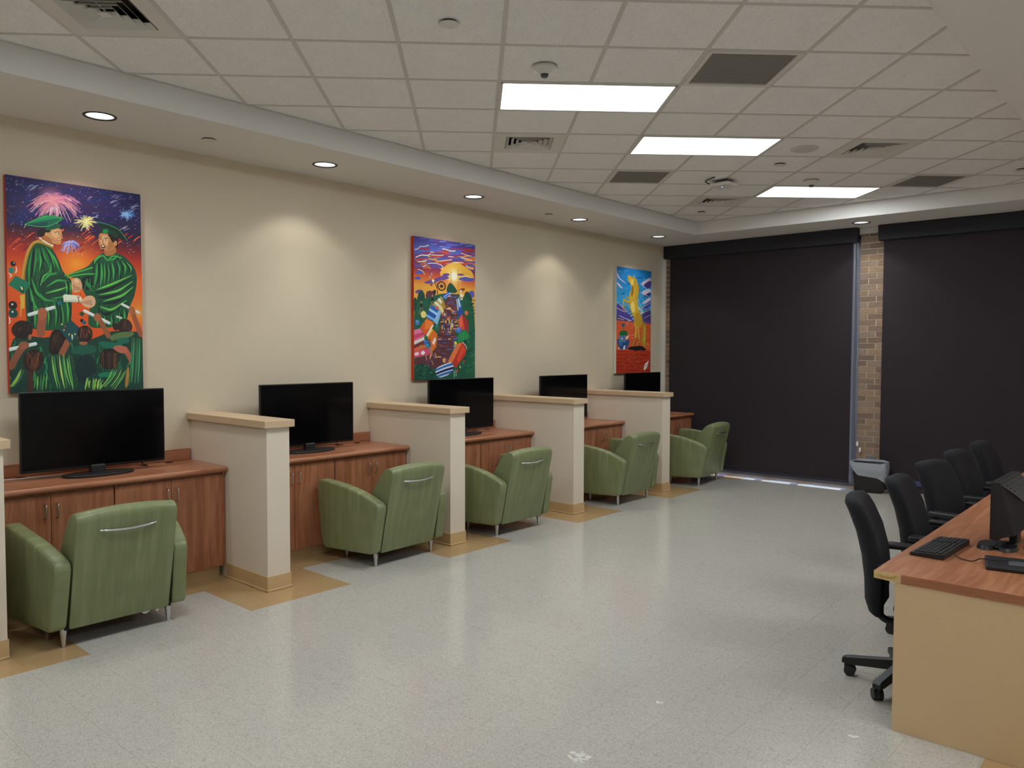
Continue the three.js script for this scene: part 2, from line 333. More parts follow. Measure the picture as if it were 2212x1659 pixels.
// soffits with round openings for the downlights
const DL = [0, 1, 2, 3, 4].map((i) => [0.47, -2.19 - i * 1.848]).concat([[0.47, -0.345], [0.47, 1.5]]);
const DLend = [[3.0, -10.19], [5.6, -10.19]];
const DLright = [[6.3, -3.2], [6.3, -6.2], [6.3, 1.2]];
{
  const shp = (x0, x1, z0, z1, holes) => {
    const s = new THREE.Shape([[x0, -z0], [x1, -z0], [x1, -z1], [x0, -z1]].map(([a, b]) => new THREE.Vector2(a, b)));
    holes.forEach(([x, z]) => { const h = new THREE.Path(); h.absarc(x, -z, 0.094, 0, Math.PI * 2); s.holes.push(h); });
    return new THREE.ExtrudeGeometry(s, { depth: 0.012, bevelEnabled: false, curveSegments: 20 }).rotateX(-Math.PI / 2).translate(0, HS, 0);
  };
  part(ceiling, 'soffit', uvBox(merge([shp(0, SX - 0.0125, -L, ZF, DL), box(SX - 0.012, SX, HS, HC + 0.03, CZ0, ZF)]), 'x', 0.5), M.soffit);
  part(ceiling, 'soffit', uvBox(merge([shp(SX - 0.012, XR, -L, CZ0 - 0.0125, DLend), box(SX - 0.012, RX, HS, HC + 0.03, CZ0 - 0.012, CZ0)]), 'x', 0.5), M.soffit);
  part(ceiling, 'soffit', uvBox(merge([shp(RX + 0.0125, XR, CZ0 - 0.0124, ZF, DLright), box(RX, RX + 0.012, HS, HC + 0.03, CZ0, ZF)]), 'x', 0.5), M.soffit);
  part(ceiling, 'soffit', uvBox(merge([shp(SX, RX, CZ1 + 0.0125, ZF, []), box(SX, RX, HS, HC + 0.03, CZ1, CZ1 + 0.012)]), 'x', 0.5), M.soffit);
}

// ---------------------------------------------------------------- ceiling lights
const center = (a, b, w = 1) => { const p = gp(a + w / 2, b + 0.5); return [p[0], HC, p[1]]; };
{
  const names = ['beside the large perforated return grille', 'between the square vent and the round speaker', 'beside the soffit over the blinds'];
  const sideLights = [[7.7, -7.2], [7.7, -3.6], [7.7, 0]];
  [...lightCells, ...sideLights].forEach(([a, b], i) => {
    const side = i >= lightCells.length;
    const o = thing('ceiling_light', side ? `glowing long ceiling light panel over the desk side, ${['near the blinds', 'halfway along the desk', 'near the entrance'][i - lightCells.length]}` : i < 3 ? `glowing long ceiling light panel ${names[i]}` : `glowing long ceiling light panel ${['between the graduation wall and the desk end', 'over the aisle behind the desk end', 'by the soffit at the entrance wall'][i - 3]}`, 'ceiling light', side ? [a, HS, b] : center(a, b, 2), side ? 0 : GR, 'long ceiling light panels');
    const w = 2 * S - 0.024, d = S - 0.024;
    part(o, 'frame', merge([box(-w / 2, w / 2, -0.004, side ? 0 : 0.012, -d / 2, -d / 2 + 0.016), box(-w / 2, w / 2, -0.004, 0.012, d / 2 - 0.016, d / 2), box(-w / 2, -w / 2 + 0.016, -0.004, 0.012, -d / 2, d / 2), box(w / 2 - 0.016, w / 2, -0.004, 0.012, -d / 2, d / 2)]), M.white);
    part(o, 'diffuser', box(-w / 2 + 0.016, w / 2 - 0.016, -0.003, side ? -0.0002 : 0.01, -d / 2 + 0.016, d / 2 - 0.016), M.panel, 'glowing white diffuser');
    const l = new THREE.RectAreaLight(PANEL_COLOR, PANEL, w - 0.034, d - 0.034); l.position.set(0, -0.006, 0); l.rotation.x = -Math.PI / 2; o.add(l);
  });
}
function downlight(x, z, label, on = true) {
  const o = thing('downlight', label, 'downlight', [x, HS, z], 0, 'round recessed downlights');
  part(o, 'trim_ring', new THREE.LatheGeometry([[0.088, 0.001], [0.089, -0.004], [0.1, -0.006], [0.107, -0.004], [0.108, 0.0]].map(([a, b]) => new THREE.Vector2(a, b)), 40), M.ring, 'dark metal trim ring');
  part(o, 'reflector', new THREE.LatheGeometry([[0.0885, 0.0], [0.086, 0.02], [0.078, 0.06], [0.077, 0.062], [0.08, 0.062], [0.0935, 0.0]].map(([a, b]) => new THREE.Vector2(a, b)), 40), M.can);
  part(o, 'lens', new THREE.CylinderGeometry(0.086, 0.086, 0.004, 32).translate(0, 0.012, 0), M.lens, 'glowing white lens');
  const s = new THREE.SpotLight(SPOT_COLOR, SPOT, 0, 0.96, 0.24, 2); s.position.set(0, -0.012, 0); s.shadow.radius = 3.2; s.target.position.set(0, -3, 0); o.add(s, s.target);
  const n = new THREE.SpotLight(SPOT_COLOR, SPOT * 1.7, 0, 0.66, 0.9, 2); n.position.set(0, -0.012, 0); n.shadow.radius = 3.2; n.target.position.set(0, -3, 0); o.add(n, n.target);   // the stronger middle of the beam
}
['above the graduation painting', 'over the computer bay left of the carnival painting', 'above the carnival painting', 'between the carnival and the horse paintings', 'above the rearing horse painting', 'above the bay nearest the entrance', 'above the entrance corner'].forEach((t, i) => downlight(...DL[i], `lit round recessed downlight ${t}`));
downlight(...DLend[0], 'lit round recessed downlight over the brick pier between the blinds');
downlight(...DLend[1], 'lit round recessed downlight over the wide blind');
['above the far desk end', 'above the middle of the desk', 'above the aisle behind the desk'].forEach((t, i) => downlight(...DLright[i], `lit round recessed downlight ${t}`));

// ---------------------------------------------------------------- vents, grilles and small ceiling fittings
diffusers.forEach(([a, b], i) => {
  const o = thing('air_vent', ['square louvred ceiling air vent above the graduation painting', 'square louvred ceiling air vent between the long light panels and the soffit', 'square louvred ceiling air vent beside the round speaker', 'square louvred ceiling air vent near the hanging wireless box'][i], 'air vent', center(a, b), GR, 'square ceiling air vents');
  const h = (S - 0.024) / 2, q = 0.2;
  const ring = (r0, r1, y0, y1, t = 0.002) => { // square funnel: inner half-size r0 at y0, outer r1 at y1
    const v = [], f = []; const c = [[-1, -1], [1, -1], [1, 1], [-1, 1]];
    for (const [r, y] of [[r0, y0], [r1, y1], [r1, y1 + t], [r0, y0 + t]]) c.forEach(([x, z]) => v.push(x * r, y, z * r));
    for (let k = 0; k < 4; k++) for (let s = 0; s < 4; s++) { const n = (s + 1) % 4, A = k * 4 + s, B = k * 4 + n, C = ((k + 1) % 4) * 4 + n, D = ((k + 1) % 4) * 4 + s; f.push(A, B, C, A, C, D); }
    const g = new THREE.BufferGeometry(); g.setAttribute('position', new THREE.Float32BufferAttribute(v, 3)); g.setIndex(f); const n = g.toNonIndexed(); n.computeVertexNormals(); return n;
  };
  part(o, 'plate', ring(q, h, -0.001, -0.001, 0.004), M.white);
  part(o, 'duct', merge([box(-q, q, 0.09, 0.1, -q, q), box(-q - 0.005, -q, 0.0, 0.1, -q, q), box(q, q + 0.005, 0.0, 0.1, -q, q), box(-q, q, 0, 0.1, -q - 0.005, -q), box(-q, q, 0, 0.1, q, q + 0.005)].map((g) => { const n = g.toNonIndexed(); n.deleteAttribute('uv'); return n; })), M.dark);
  for (let k = 0; k < 4; k++) { const r = q - 0.004 - k * 0.042; part(o, 'louver', ring(r - 0.028, r, 0.026 + k * 0.001, -0.004, 0.002), M.white); }
  part(o, 'center_plate', box(-0.028, 0.028, -0.006, -0.003, -0.028, 0.028), M.white);
  part(o, 'brace', box(-0.004, 0.004, 0.012, 0.016, -q, q), M.white);
});
grilles.forEach(([a, b], i) => {
  const o = thing('return_grille', ['large grey perforated ceiling grille next to the longest light panel', 'grey perforated ceiling grille beside the soffit and middle light panel', 'grey perforated ceiling grille by the far light panel and blinds'][i], 'ceiling grille', center(a, b), GR, 'perforated return grilles');
  const h = (S - 0.024) / 2, f = 0.03;
  part(o, 'frame', merge([box(-h, h, -0.004, 0.01, -h, -h + f), box(-h, h, -0.004, 0.01, h - f, h), box(-h, -h + f, -0.004, 0.01, -h + f, h - f), box(h - f, h, -0.004, 0.01, -h + f, h - f)]), M.white);
  const g = new THREE.BoxGeometry(2 * (h - f), 0.004, 2 * (h - f)).translate(0, 0.006, 0); const uv = g.attributes.uv; for (let k = 0; k < uv.count; k++) uv.setXY(k, uv.getX(k) * 14, uv.getY(k) * 14);
  part(o, 'perforated_sheet', g, M.mesh);
  part(o, 'back_box', box(-h, h, 0.02, 0.03, -h, h), M.plenum);
});
function discCover(x, y, z, r, label) {
  const o = thing('sprinkler_cover', label, 'sprinkler cover', [x, y, z], 0, 'flat round sprinkler covers');
  part(o, 'cover_plate', new THREE.LatheGeometry([[0, -0.012], [r - 0.003, -0.012], [r, -0.0105], [r, -0.008], [0, -0.008]].map(([a, b]) => new THREE.Vector2(a, b)), 36), M.white);
  part(o, 'collar', new THREE.CylinderGeometry(r * 0.8, r * 0.8, 0.012, 28).translate(0, -0.003, 0), M.ring);
}
discCover(3.096, HC, -3.01, 0.056, 'flat round sprinkler cover in a plain tile beside the near smoke detector');
discCover(3.158, HC, -7.305, 0.056, 'flat round sprinkler cover beside the round speaker');
discCover(1.384, HC, -9.102, 0.056, 'flat round sprinkler cover in the corner by the small square vent');
discCover(4.857, HC, -9.05, 0.056, 'flat round sprinkler cover by the far right end of the tile field');
discCover(0.482, HS, -2.977, 0.056, 'flat round sprinkler cover in the soffit between the first two wall downlights');
discCover(0.423, HS, -7.2, 0.056, 'flat round sprinkler cover in the soffit between the carnival and horse paintings');
[[3.077, -3.86, 'white smoke detector beside the longest light panel'], [3.123, -8.2, 'white smoke detector beside the far light panel']].forEach(([x, z, l]) => {
  const o = thing('smoke_detector', l, 'smoke detector', [x, HC, z], 0, 'smoke detectors');
  part(o, 'base', new THREE.LatheGeometry([[0, 0], [0.078, 0], [0.078, -0.014], [0.072, -0.02], [0.03, -0.05], [0, -0.05]].map(([a, b]) => new THREE.Vector2(a, b)), 36), M.white);
  part(o, 'sensor', new THREE.LatheGeometry([[0, -0.05], [0.026, -0.05], [0.024, -0.064], [0.018, -0.068], [0, -0.068]].map(([a, b]) => new THREE.Vector2(a, b)), 24), M.greyPlastic, 'grey sensor tip');
});
{
  const o = thing('ceiling_speaker', 'round flush white ceiling speaker beside a square vent', 'speaker', [3.549, HC, -6.911]);
  part(o, 'rim', new THREE.LatheGeometry([[0.098, 0], [0.098, -0.006], [0.108, -0.008], [0.118, -0.004], [0.12, 0.002]].map(([a, b]) => new THREE.Vector2(a, b)), 40), M.white);
  part(o, 'speaker_cloth', new THREE.CylinderGeometry(0.1, 0.1, 0.006, 40).translate(0, -0.003, 0), M.grid);
}
{
  const o = thing('wireless_access_point', 'white square wireless access point with black cables hung from the ceiling grid', 'access point', [2.43, HC, -7.62], GR + 0.785);
  part(o, 'housing', rbox(-0.115, 0.115, -0.062, -0.028, -0.115, 0.115, 0.016, 3), M.white);
  part(o, 'bracket', box(-0.06, 0.06, -0.03, 0.001, -0.06, 0.06), M.greyPlastic);
  part(o, 'status_light', new THREE.CylinderGeometry(0.006, 0.006, 0.004, 12).translate(0.0, -0.063, -0.02), std({ color: 0xffffff, emissive: 0x88aaff, emissiveIntensity: 2 }));
  part(o, 'cable', merge([tube([[0.0, -0.005, -0.06], [-0.05, -0.022, -0.13], [-0.17, -0.014, -0.12], [-0.24, -0.006, 0.02]], 0.006), tube([[0.05, -0.006, -0.06], [0.09, -0.024, -0.13], [0.12, -0.03, -0.06], [0.1, -0.02, 0]], 0.007), tube([[0.0, -0.005, -0.1], [0.06, -0.016, -0.15], [0.15, -0.01, -0.1]], 0.006)]), M.cable, 'black coiled cable');
}

// ---------------------------------------------------------------- roller blinds
function blind(x0, x1, va, vb, hem, label, beads) {
  const o = thing('roller_blind', label, 'blind', [0, 0, 0], 0, 'dark roller blinds');
  part(o, 'valance', rbox(va, vb, 3.188, 3.376, -10.614, -10.505, 0.006), M.valance, 'black valance box');
  // a hanging sheet with slight waves
  const g = new THREE.PlaneGeometry(x1 - x0, 3.2 - hem, 60, 4), p = g.attributes.position;
  for (let i = 0; i < p.count; i++) p.setZ(i, 0.0035 * Math.sin(p.getX(i) * 9.5 + 0.4) * (0.6 + 0.4 * Math.sin(p.getX(i) * 3.1)));
  g.computeVertexNormals(); const b = g.clone(); b.translate(0, 0, -0.0015); const ix = b.index.array; for (let i = 0; i < ix.length; i += 3) { const t = ix[i]; ix[i] = ix[i + 1]; ix[i + 1] = t; } b.computeVertexNormals();
  const m = merge([g, b]); const uv = m.attributes.uv; for (let i = 0; i < uv.count; i++) uv.setXY(i, uv.getX(i) * (x1 - x0) / 0.2, uv.getY(i) * 16);
  m.translate((x0 + x1) / 2, (3.2 + hem) / 2, -10.56); part(o, 'fabric', m, M.blind);
  part(o, 'hem_bar', rbox(x0, x1, hem - 0.004, hem + 0.03, -10.568, -10.549, 0.005), M.hemDark);
  if (beads) beads(o);
  return o;
}
blind(0.095, 2.79, 0.012, 2.85, 0.052, 'dark brown roller blind in the corner beside the horse painting', (o) => {
  part(o, 'hem_line', box(0.12, 1.26, 0.112, 0.118, -10.556, -10.5535), M.hem, 'thin blue line of the hem pocket');
  part(o, 'bead_chain', tube([[2.835, 3.19, -10.57], [2.855, 2.0, -10.585], [2.86, 0.75, -10.58], [2.90, 0.47, -10.575], [2.925, 0.42, -10.58], [2.905, 0.5, -10.59], [2.872, 0.8, -10.59], [2.862, 2.0, -10.592], [2.845, 3.19, -10.585]], 0.0022, 90, 5), M.steel, 'metal bead chain');
  part(o, 'chain_clip', rbox(2.872, 2.898, 0.545, 0.60, -10.587, -10.563, 0.006), M.paper, 'white chain clip');
  part(o, 'chain_clip', rbox(2.905, 2.931, 0.47, 0.525, -10.592, -10.568, 0.006), M.paper, 'white chain clip');
  part(o, 'side_channel', box(2.795, 2.812, 0.05, 3.19, -10.60, -10.585), M.alu, 'aluminium side channel');
});
blind(3.163, 6.1, 3.105, 6.16, 0.022, 'wide dark brown roller blind behind the black office chairs', (o) => {
  part(o, 'hem_pocket', box(3.17, 6.09, 0.105, 0.168, -10.556, -10.5535), M.hem, 'blue grey hem pocket band');
});
// waste bin
{
  const o = thing('waste_bin', 'dark waste bin with a loose translucent white liner below the brick pier', 'waste bin', [3.105, 0, -10.37], 0.12);
  const ring = (w, d, y, n = 40, wob = 0) => { const r = []; for (let i = 0; i < n; i++) { const t = i / n * Math.PI * 2, c = Math.cos(t), s = Math.sin(t), e = 0.28; r.push([Math.sign(c) * Math.abs(c) ** e * w * (1 + wob * Math.sin(t * 7 + y * 40)), y, Math.sign(s) * Math.abs(s) ** e * d * (1 + wob * Math.cos(t * 5 + y * 30))]); } return r; };
  const loft = (rings, cap) => { const v = [], f = [], n = rings[0].length; rings.forEach((r) => r.forEach((q) => v.push(...q))); for (let k = 0; k + 1 < rings.length; k++) for (let i = 0; i < n; i++) { const j = (i + 1) % n; f.push(k * n + i, (k + 1) * n + i, (k + 1) * n + j, k * n + i, (k + 1) * n + j, k * n + j); } if (cap) { const c = v.length / 3; v.push(0, rings[0][0][1], 0); for (let i = 0; i < n; i++) f.push(c, i, (i + 1) % n); } const g = new THREE.BufferGeometry(); g.setAttribute('position', new THREE.Float32BufferAttribute(v, 3)); g.setIndex(f); g.computeVertexNormals(); return g; };
  part(o, 'body', loft([ring(0.165, 0.10, 0.002), ring(0.18, 0.112, 0.2), ring(0.198, 0.125, 0.372), ring(0.192, 0.119, 0.372), ring(0.174, 0.106, 0.2), ring(0.16, 0.095, 0.01)], true), M.binBody);
  // the liner hangs over the rim and is pulled lower on one side
  const rings = []; const n = 64;
  for (let k = 0; k <= 14; k++) {
    const t = k / 14, r = [];
    for (let i = 0; i < n; i++) {
      const a = i / n * Math.PI * 2, c = Math.cos(a), s = Math.sin(a), e = 0.3;
      const low = 0.215 - 0.10 * c * (s > 0 ? 1 : 0.4), y = 0.392 + 0.008 * Math.sin(a * 3) - (0.392 - low) * t;
      const k2 = 1 + 0.035 * Math.sin(t * 3.1) + 0.03 * Math.sin(a * 7 + t * 9) * t + 0.022 * Math.sin(a * 13 - t * 14) * t + 0.012 * Math.sin(a * 23 + t * 21) + 0.02 * Math.sin(a * 2 + t * 5) * t;
      const w = 0.212 - 0.012 * t, d = 0.137 - 0.008 * t;
      r.push([Math.sign(c) * Math.abs(c) ** e * w * k2, y, Math.sign(s) * Math.abs(s) ** e * d * k2]);
    }
    rings.push(r);
  }
  const inner = rings[0].map(([x, y, z]) => [x * 0.9, y - 0.12, z * 0.86]);
  part(o, 'liner', loft([inner, ...rings]), M.liner, 'translucent white plastic liner');
}

// ---------------------------------------------------------------- half-height partitions
const bayTheme = ['the bay under the graduation painting', 'the plain bay left of the carnival painting', 'the bay under the carnival painting', 'the plain bay left of the horse painting', 'the bay under the horse painting'];
const ord = ['fifth', 'fourth', 'third', 'second', 'first'];
for (let i = -1; i < 4; i++) {
  const z = PZ - SP * i;
  const o = thing('partition', `beige half-height partition with tan cap, ${ord[i + 1]} from the blinds`, 'partition', [0, 0, z - PW / 2], 0, 'half-height partitions between computer bays');
  const h = PW / 2;
  part(o, 'wall_body', uvBox(box(0.001, PD, 0, PT - 0.05, -h, h), 'y', 0.5), M.partition);
  part(o, 'cap', rbox(0.001, PD + 0.03, PT - 0.055, PT, -h - 0.03, h + 0.03, 0.005), M.cap, 'tan cap board');
  part(o, 'baseboard', merge([box(0.58, PD + 0.006, 0.004, 0.108, h, h + 0.006), box(0.58, PD + 0.006, 0.004, 0.108, -h - 0.006, -h), box(PD, PD + 0.006, 0.004, 0.108, -h, h)]), M.base, 'tan rubber base');
  part(o, 'shoe_molding', merge([rbox(0.58, PD + 0.016, 0.0, 0.013, h, h + 0.016, 0.004), rbox(0.58, PD + 0.016, 0.0, 0.013, -h - 0.016, -h, 0.004), rbox(PD, PD + 0.016, 0.0, 0.013, -h - 0.016, h + 0.016, 0.004)]), M.base);
}

// ---------------------------------------------------------------- cabinets, worktops, televisions
function wide(parent, name, g, mat, grain, size, label) { return part(parent, name, uvBox(g, grain, size, rnd(), rnd()), mat, label); }
const bayZ = [0, 1, 2, 3, 4].map((i) => PZ + (SP - PW) / 2 - SP * i);          // centre of each bay
bayZ.forEach((zc, i) => {
  const half = (SP - PW) / 2 - 0.006;
  for (const s of [1, -1]) {
    const z = zc + s * 0.402;
    const o = thing('base_cabinet', `reddish two-door wood cabinet, ${s > 0 ? 'entrance-side' : 'blinds-side'} half of ${bayTheme[i]}`, 'cabinet', [0, 0, z], 0, 'two-door wood cabinets');
    wide(o, 'body', box(0.004, 0.555, 0.09, 0.826, -0.398, 0.398), M.door, 'y', 1.0);
    part(o, 'toe_kick', box(0.004, 0.515, 0.0, 0.09, -0.398, 0.398), M.base, 'tan toe kick');
    if (s > 0 ? true : true) wide(o, 'filler', box(0.53, 0.57, 0.09, 0.826, s > 0 ? 0.398 : -half + 0.402 + 0.0, s > 0 ? half - 0.402 : -0.398), M.door, 'y', 1.0);
    for (const t of [1, -1]) {
      const d = wide(o, 'door', rbox(0.556, 0.575, 0.094, 0.806, t > 0 ? 0.0015 : -0.397, t > 0 ? 0.397 : -0.0015, 0.0012, 1), M.door, 'y', 1.0);
      part(d, 'handle', tube([[0.574, 0.652, t * 0.036], [0.602, 0.656, t * 0.036], [0.606, 0.664, t * 0.036], [0.606, 0.736, t * 0.036], [0.602, 0.744, t * 0.036], [0.574, 0.748, t * 0.036]], 0.0048, 28, 8), M.steel, 'chrome bar handle');
    }
  }
  const w = thing('worktop', `reddish laminate worktop with backsplash in ${bayTheme[i]}`, 'worktop', [0, 0, zc], 0, 'computer bay worktops');
  { // profile with a rounded front edge
    const s = new THREE.Shape(); s.moveTo(0.004, 0.828); s.lineTo(0.6, 0.828); s.quadraticCurveTo(0.618, 0.83, 0.62, 0.848); s.quadraticCurveTo(0.619, 0.867, 0.598, 0.868); s.lineTo(0.004, 0.868); s.closePath();
    wide(w, 'top_board', new THREE.ExtrudeGeometry(s, { depth: 2 * half, bevelEnabled: false, curveSegments: 6 }).translate(0, 0, -half), M.worktop, 'z', 1.0);
    wide(w, 'backsplash', rbox(0.002, 0.022, 0.868, 0.962, -half, half, 0.007, 2), M.worktop, 'z', 1.0);
  }
  for (const gz of [0.43, -0.41, -0.61]) part(w, 'grommet', new THREE.LatheGeometry([[0, 0.0], [0.022, 0.001], [0.026, 0.0035], [0.031, 0.003], [0.032, 0]].map(([a, b]) => new THREE.Vector2(a, b)), 24).translate(0.09, 0.8682, gz), M.deepPlastic, 'black cable grommet');
  // television
  const dz = [0, 0.06, -0.02, 0.03, 0.05][i];
  const tv = thing('television', `black flat-screen television on a stand in ${bayTheme[i]}`, 'television', [0.285, 0.868, zc + dz], [0, 0.02, 0, 0.02, 0.03][i], 'flat-screen televisions');
  part(tv, 'housing', merge([rbox(-0.028, 0.0, 0.052, 0.607, -0.489, 0.489, 0.006, 2), rbox(-0.065, -0.02, 0.09, 0.42, -0.36, 0.36, 0.02, 3)]), M.bezel);
  part(tv, 'screen', box(-0.002, 0.0014, 0.07, 0.597, -0.479, 0.479), M.screen, 'glossy black screen');
  part(tv, 'badge', rbox(0.0, 0.003, 0.0565, 0.0645, -0.03, 0.03, 0.001, 1), M.steel, 'small silver badge');
  const base = new THREE.Shape(); base.absellipse(0, 0, 0.115, 0.235, 0, Math.PI * 2);
  part(tv, 'stand_base', new THREE.ExtrudeGeometry(base, { depth: 0.008, bevelEnabled: true, bevelThickness: 0.005, bevelSize: 0.008, bevelSegments: 3, curveSegments: 40 }).rotateX(-Math.PI / 2).translate(0.02, 0.0055, 0), M.blackPlastic, 'oval black stand foot');
  part(tv, 'stand_neck', rbox(-0.035, 0.022, 0.008, 0.075, -0.05, 0.05, 0.012, 3), M.blackPlastic);
  if (i < 2) { part(tv, 'power_cable', tube([[-0.04, 0.08, -0.3], [-0.06, 0.02, -0.36], [-0.11, 0.009, -0.4], [-0.19, 0.008, -0.41]], 0.0035, 30, 6), M.cable, 'black power cable'); }
  if (i === 0) { const c = thing('cable', 'thin white cable lying on the worktop under the graduation painting', 'cable', [0.285, 0.868, zc]); part(c, 'cord', tube([[-0.1, 0.006, 0.12], [-0.105, 0.006, 0.2], [-0.11, 0.006, 0.3], [-0.15, 0.006, 0.62]], 0.004, 40, 6), M.whiteCable); }
});

// ---------------------------------------------------------------- green armchairs (rear legs at local x = 0, rear towards +x)
function creased(g, a = 0.6) { const n = g.index ? g.toNonIndexed() : g; return toCreasedNormals(n, a); }
{
  const o = thing('armchair', '', 'armchair', [0, 0, 0], 0, 'green vinyl tub armchairs'); o.userData.base = 'armchair';
  const X0 = 1.225, HW = 0.295;
  // arms: side profile, thickened and bowed in plan
  const prof = new THREE.Shape();
  prof.moveTo(0.755 - X0, 0.105);
  prof.lineTo(1.255 - X0, 0.118); prof.quadraticCurveTo(1.288 - X0, 0.12, 1.294 - X0, 0.15);
  prof.lineTo(1.352 - X0, 0.475); prof.quadraticCurveTo(1.362 - X0, 0.52, 1.32 - X0, 0.545);
  prof.bezierCurveTo(1.17 - X0, 0.628, 0.98 - X0, 0.672, 0.72 - X0, 0.678);
  prof.bezierCurveTo(0.66 - X0, 0.679, 0.632 - X0, 0.665, 0.632 - X0, 0.62);
  prof.bezierCurveTo(0.635 - X0, 0.42, 0.67 - X0, 0.24, 0.7 - X0, 0.15);
  prof.quadraticCurveTo(0.712 - X0, 0.108, 0.755 - X0, 0.105);
  const pts = prof.getPoints(10);
  // triangulate finely across so that the bow is smooth: loft of offset outlines
  const cx = -0.22, cy = 0.37;
  const arm = (s) => {
    const layers = [];
    const T = 0.092, R = 0.02;
    for (let k = 0; k <= 4; k++) { const a = k / 4 * Math.PI / 2; layers.push([T - R + R * Math.sin(a), R * (1 - Math.cos(a))]); }
    layers.reverse(); for (let k = 0; k <= 4; k++) { const a = (k / 4) * Math.PI / 2; layers.push([R - R * Math.sin(a), R * (1 - Math.cos(a))]); }
    const v = [], f = [], n = pts.length;
    const bow = (x) => { const t = (0.137 - x) / 0.73; return 0.075 * Math.sin(Math.min(1, Math.max(0, t)) * Math.PI * 0.68); };
    const shrink = (p, d) => { const L2 = Math.hypot(p.x - cx, p.y - cy); const k = 1 - d / L2; return [cx + (p.x - cx) * k, cy + (p.y - cy) * k]; };
    const addPt = (x, y, off) => v.push(x, y, s * (HW + off + bow(x)));
    // concentric rings on the outer face, the rounded rim, the inner face
    const seq = []; for (const q of [0, 0.3, 0.6, 0.85]) seq.push([T, q, true]); layers.forEach(([o2, d]) => seq.push([o2, d, false])); for (const q of [0.85, 0.6, 0.3, 0]) seq.push([0, q, true]);
    seq.forEach(([o2, d, frac]) => pts.forEach((p) => { const q = frac ? [cx + (p.x - cx) * d, cy + (p.y - cy) * d] : shrink(p, d); addPt(q[0], q[1], o2); }));
    for (let k = 0; k + 1 < seq.length; k++) for (let i = 0; i < n; i++) { const j = (i + 1) % n, A = k * n + i, B = k * n + j, C = (k + 1) * n + j, D = (k + 1) * n + i; if (s > 0) f.push(A, D, C, A, C, B); else f.push(A, C, D, A, B, C); }
    const g = new THREE.BufferGeometry(); g.setAttribute('position', new THREE.Float32BufferAttribute(v, 3)); g.setIndex(f); g.computeVertexNormals();
    return g;
  };
  for (const s of [1, -1]) { const g = creased(arm(s), 0.9); part(o, 'arm', planar(g, 'x', 0.6), M.vinyl); }
  // back: side profile swept across the width with rounded edges and a slightly arched crest
  const bp = new THREE.Shape();
  bp.moveTo(1.272 - X0, 0.113); bp.lineTo(1.416 - X0, 0.745); bp.quadraticCurveTo(1.428 - X0, 0.8, 1.375 - X0, 0.812);
  bp.quadraticCurveTo(1.325 - X0, 0.815, 1.285 - X0, 0.772); bp.quadraticCurveTo(1.215 - X0, 0.69, 1.165 - X0, 0.6); bp.lineTo(1.12 - X0, 0.42); bp.lineTo(1.12 - X0, 0.113); bp.closePath();
  const bpts = bp.getPoints(8), v = [], f = [], n = bpts.length, cols = [];
  const bcx = 0.05, bcy = 0.45;
  const edge = 0.012; for (const [q, d] of [[-HW, 1], [-HW, 0.5]]) cols.push([q, d, true]);
  for (let k = 0; k <= 4; k++) { const a = k / 4 * Math.PI / 2; cols.push([-HW + edge * (1 - Math.cos(Math.PI / 2 - a)) * 0 + edge * (1 - Math.cos(a)), edge * (1 - Math.sin(a)), false]); }
  for (let k = 1; k < 10; k++) cols.push([-HW + edge + (2 * HW - 2 * edge) * k / 10, 0, false]);
  for (let k = 4; k >= 0; k--) { const a = k / 4 * Math.PI / 2; cols.push([HW - edge * (1 - Math.cos(a)), edge * (1 - Math.sin(a)), false]); }
  for (const [q, d] of [[HW, 0.5], [HW, 1]]) cols.push([q, d, true]);
  cols.forEach(([z, d, frac]) => bpts.forEach((p) => {
    let x, y; if (frac) { const k = d === 1 ? 0 : 0.6; x = bcx + (p.x - bcx) * k; y = bcy + (p.y - bcy) * k; } else { const l = Math.hypot(p.x - bcx, p.y - bcy), k = 1 - d / l; x = bcx + (p.x - bcx) * k; y = bcy + (p.y - bcy) * k; }
    const arch = 0.022 * (1 - (z / HW) ** 2) * Math.max(0, (y - 0.55) / 0.26), belly = 0.01 * (1 - (z / HW) ** 2);
    v.push(x + (x > 0.1 ? belly : 0), y + arch, z);
  }));
  for (let k = 0; k + 1 < cols.length; k++) for (let i = 0; i < n; i++) { const j = (i + 1) % n, A = k * n + i, B = k * n + j, C = (k + 1) * n + j, D = (k + 1) * n + i; f.push(A, C, D, A, B, C); }
  const bg = new THREE.BufferGeometry(); bg.setAttribute('position', new THREE.Float32BufferAttribute(v, 3)); bg.setIndex(f); bg.computeVertexNormals();
  part(o, 'backrest', planar(creased(bg, 0.55), 'z', 0.6), M.vinyl);
  part(o, 'seat', uvBox(rbox(-0.57, -0.08, 0.27, 0.44, -HW - 0.02, HW + 0.02, 0.05, 4), 'z', 0.6), M.vinyl);
  part(o, 'seat_rail', uvBox(rbox(-0.53, -0.06, 0.112, 0.275, -HW - 0.03, HW + 0.03, 0.02, 2), 'z', 0.6), M.vinyl);
  part(o, 'underside', box(-0.5, 0.035, 0.108, 0.125, -HW - 0.02, HW + 0.02), M.dark, 'black underside cloth');
  for (const [x, z] of [[0, 0.312], [0, -0.312], [-0.42, 0.27], [-0.42, -0.27]]) part(o, 'leg', new THREE.LatheGeometry([[0, 0], [0.0105, 0], [0.0115, 0.004], [0.018, 0.08], [0.0205, 0.085], [0.0205, 0.128], [0, 0.128]].map(([a, b]) => new THREE.Vector2(a, b)), 20).translate(x, 0, z), M.steel, 'tapered silver leg');
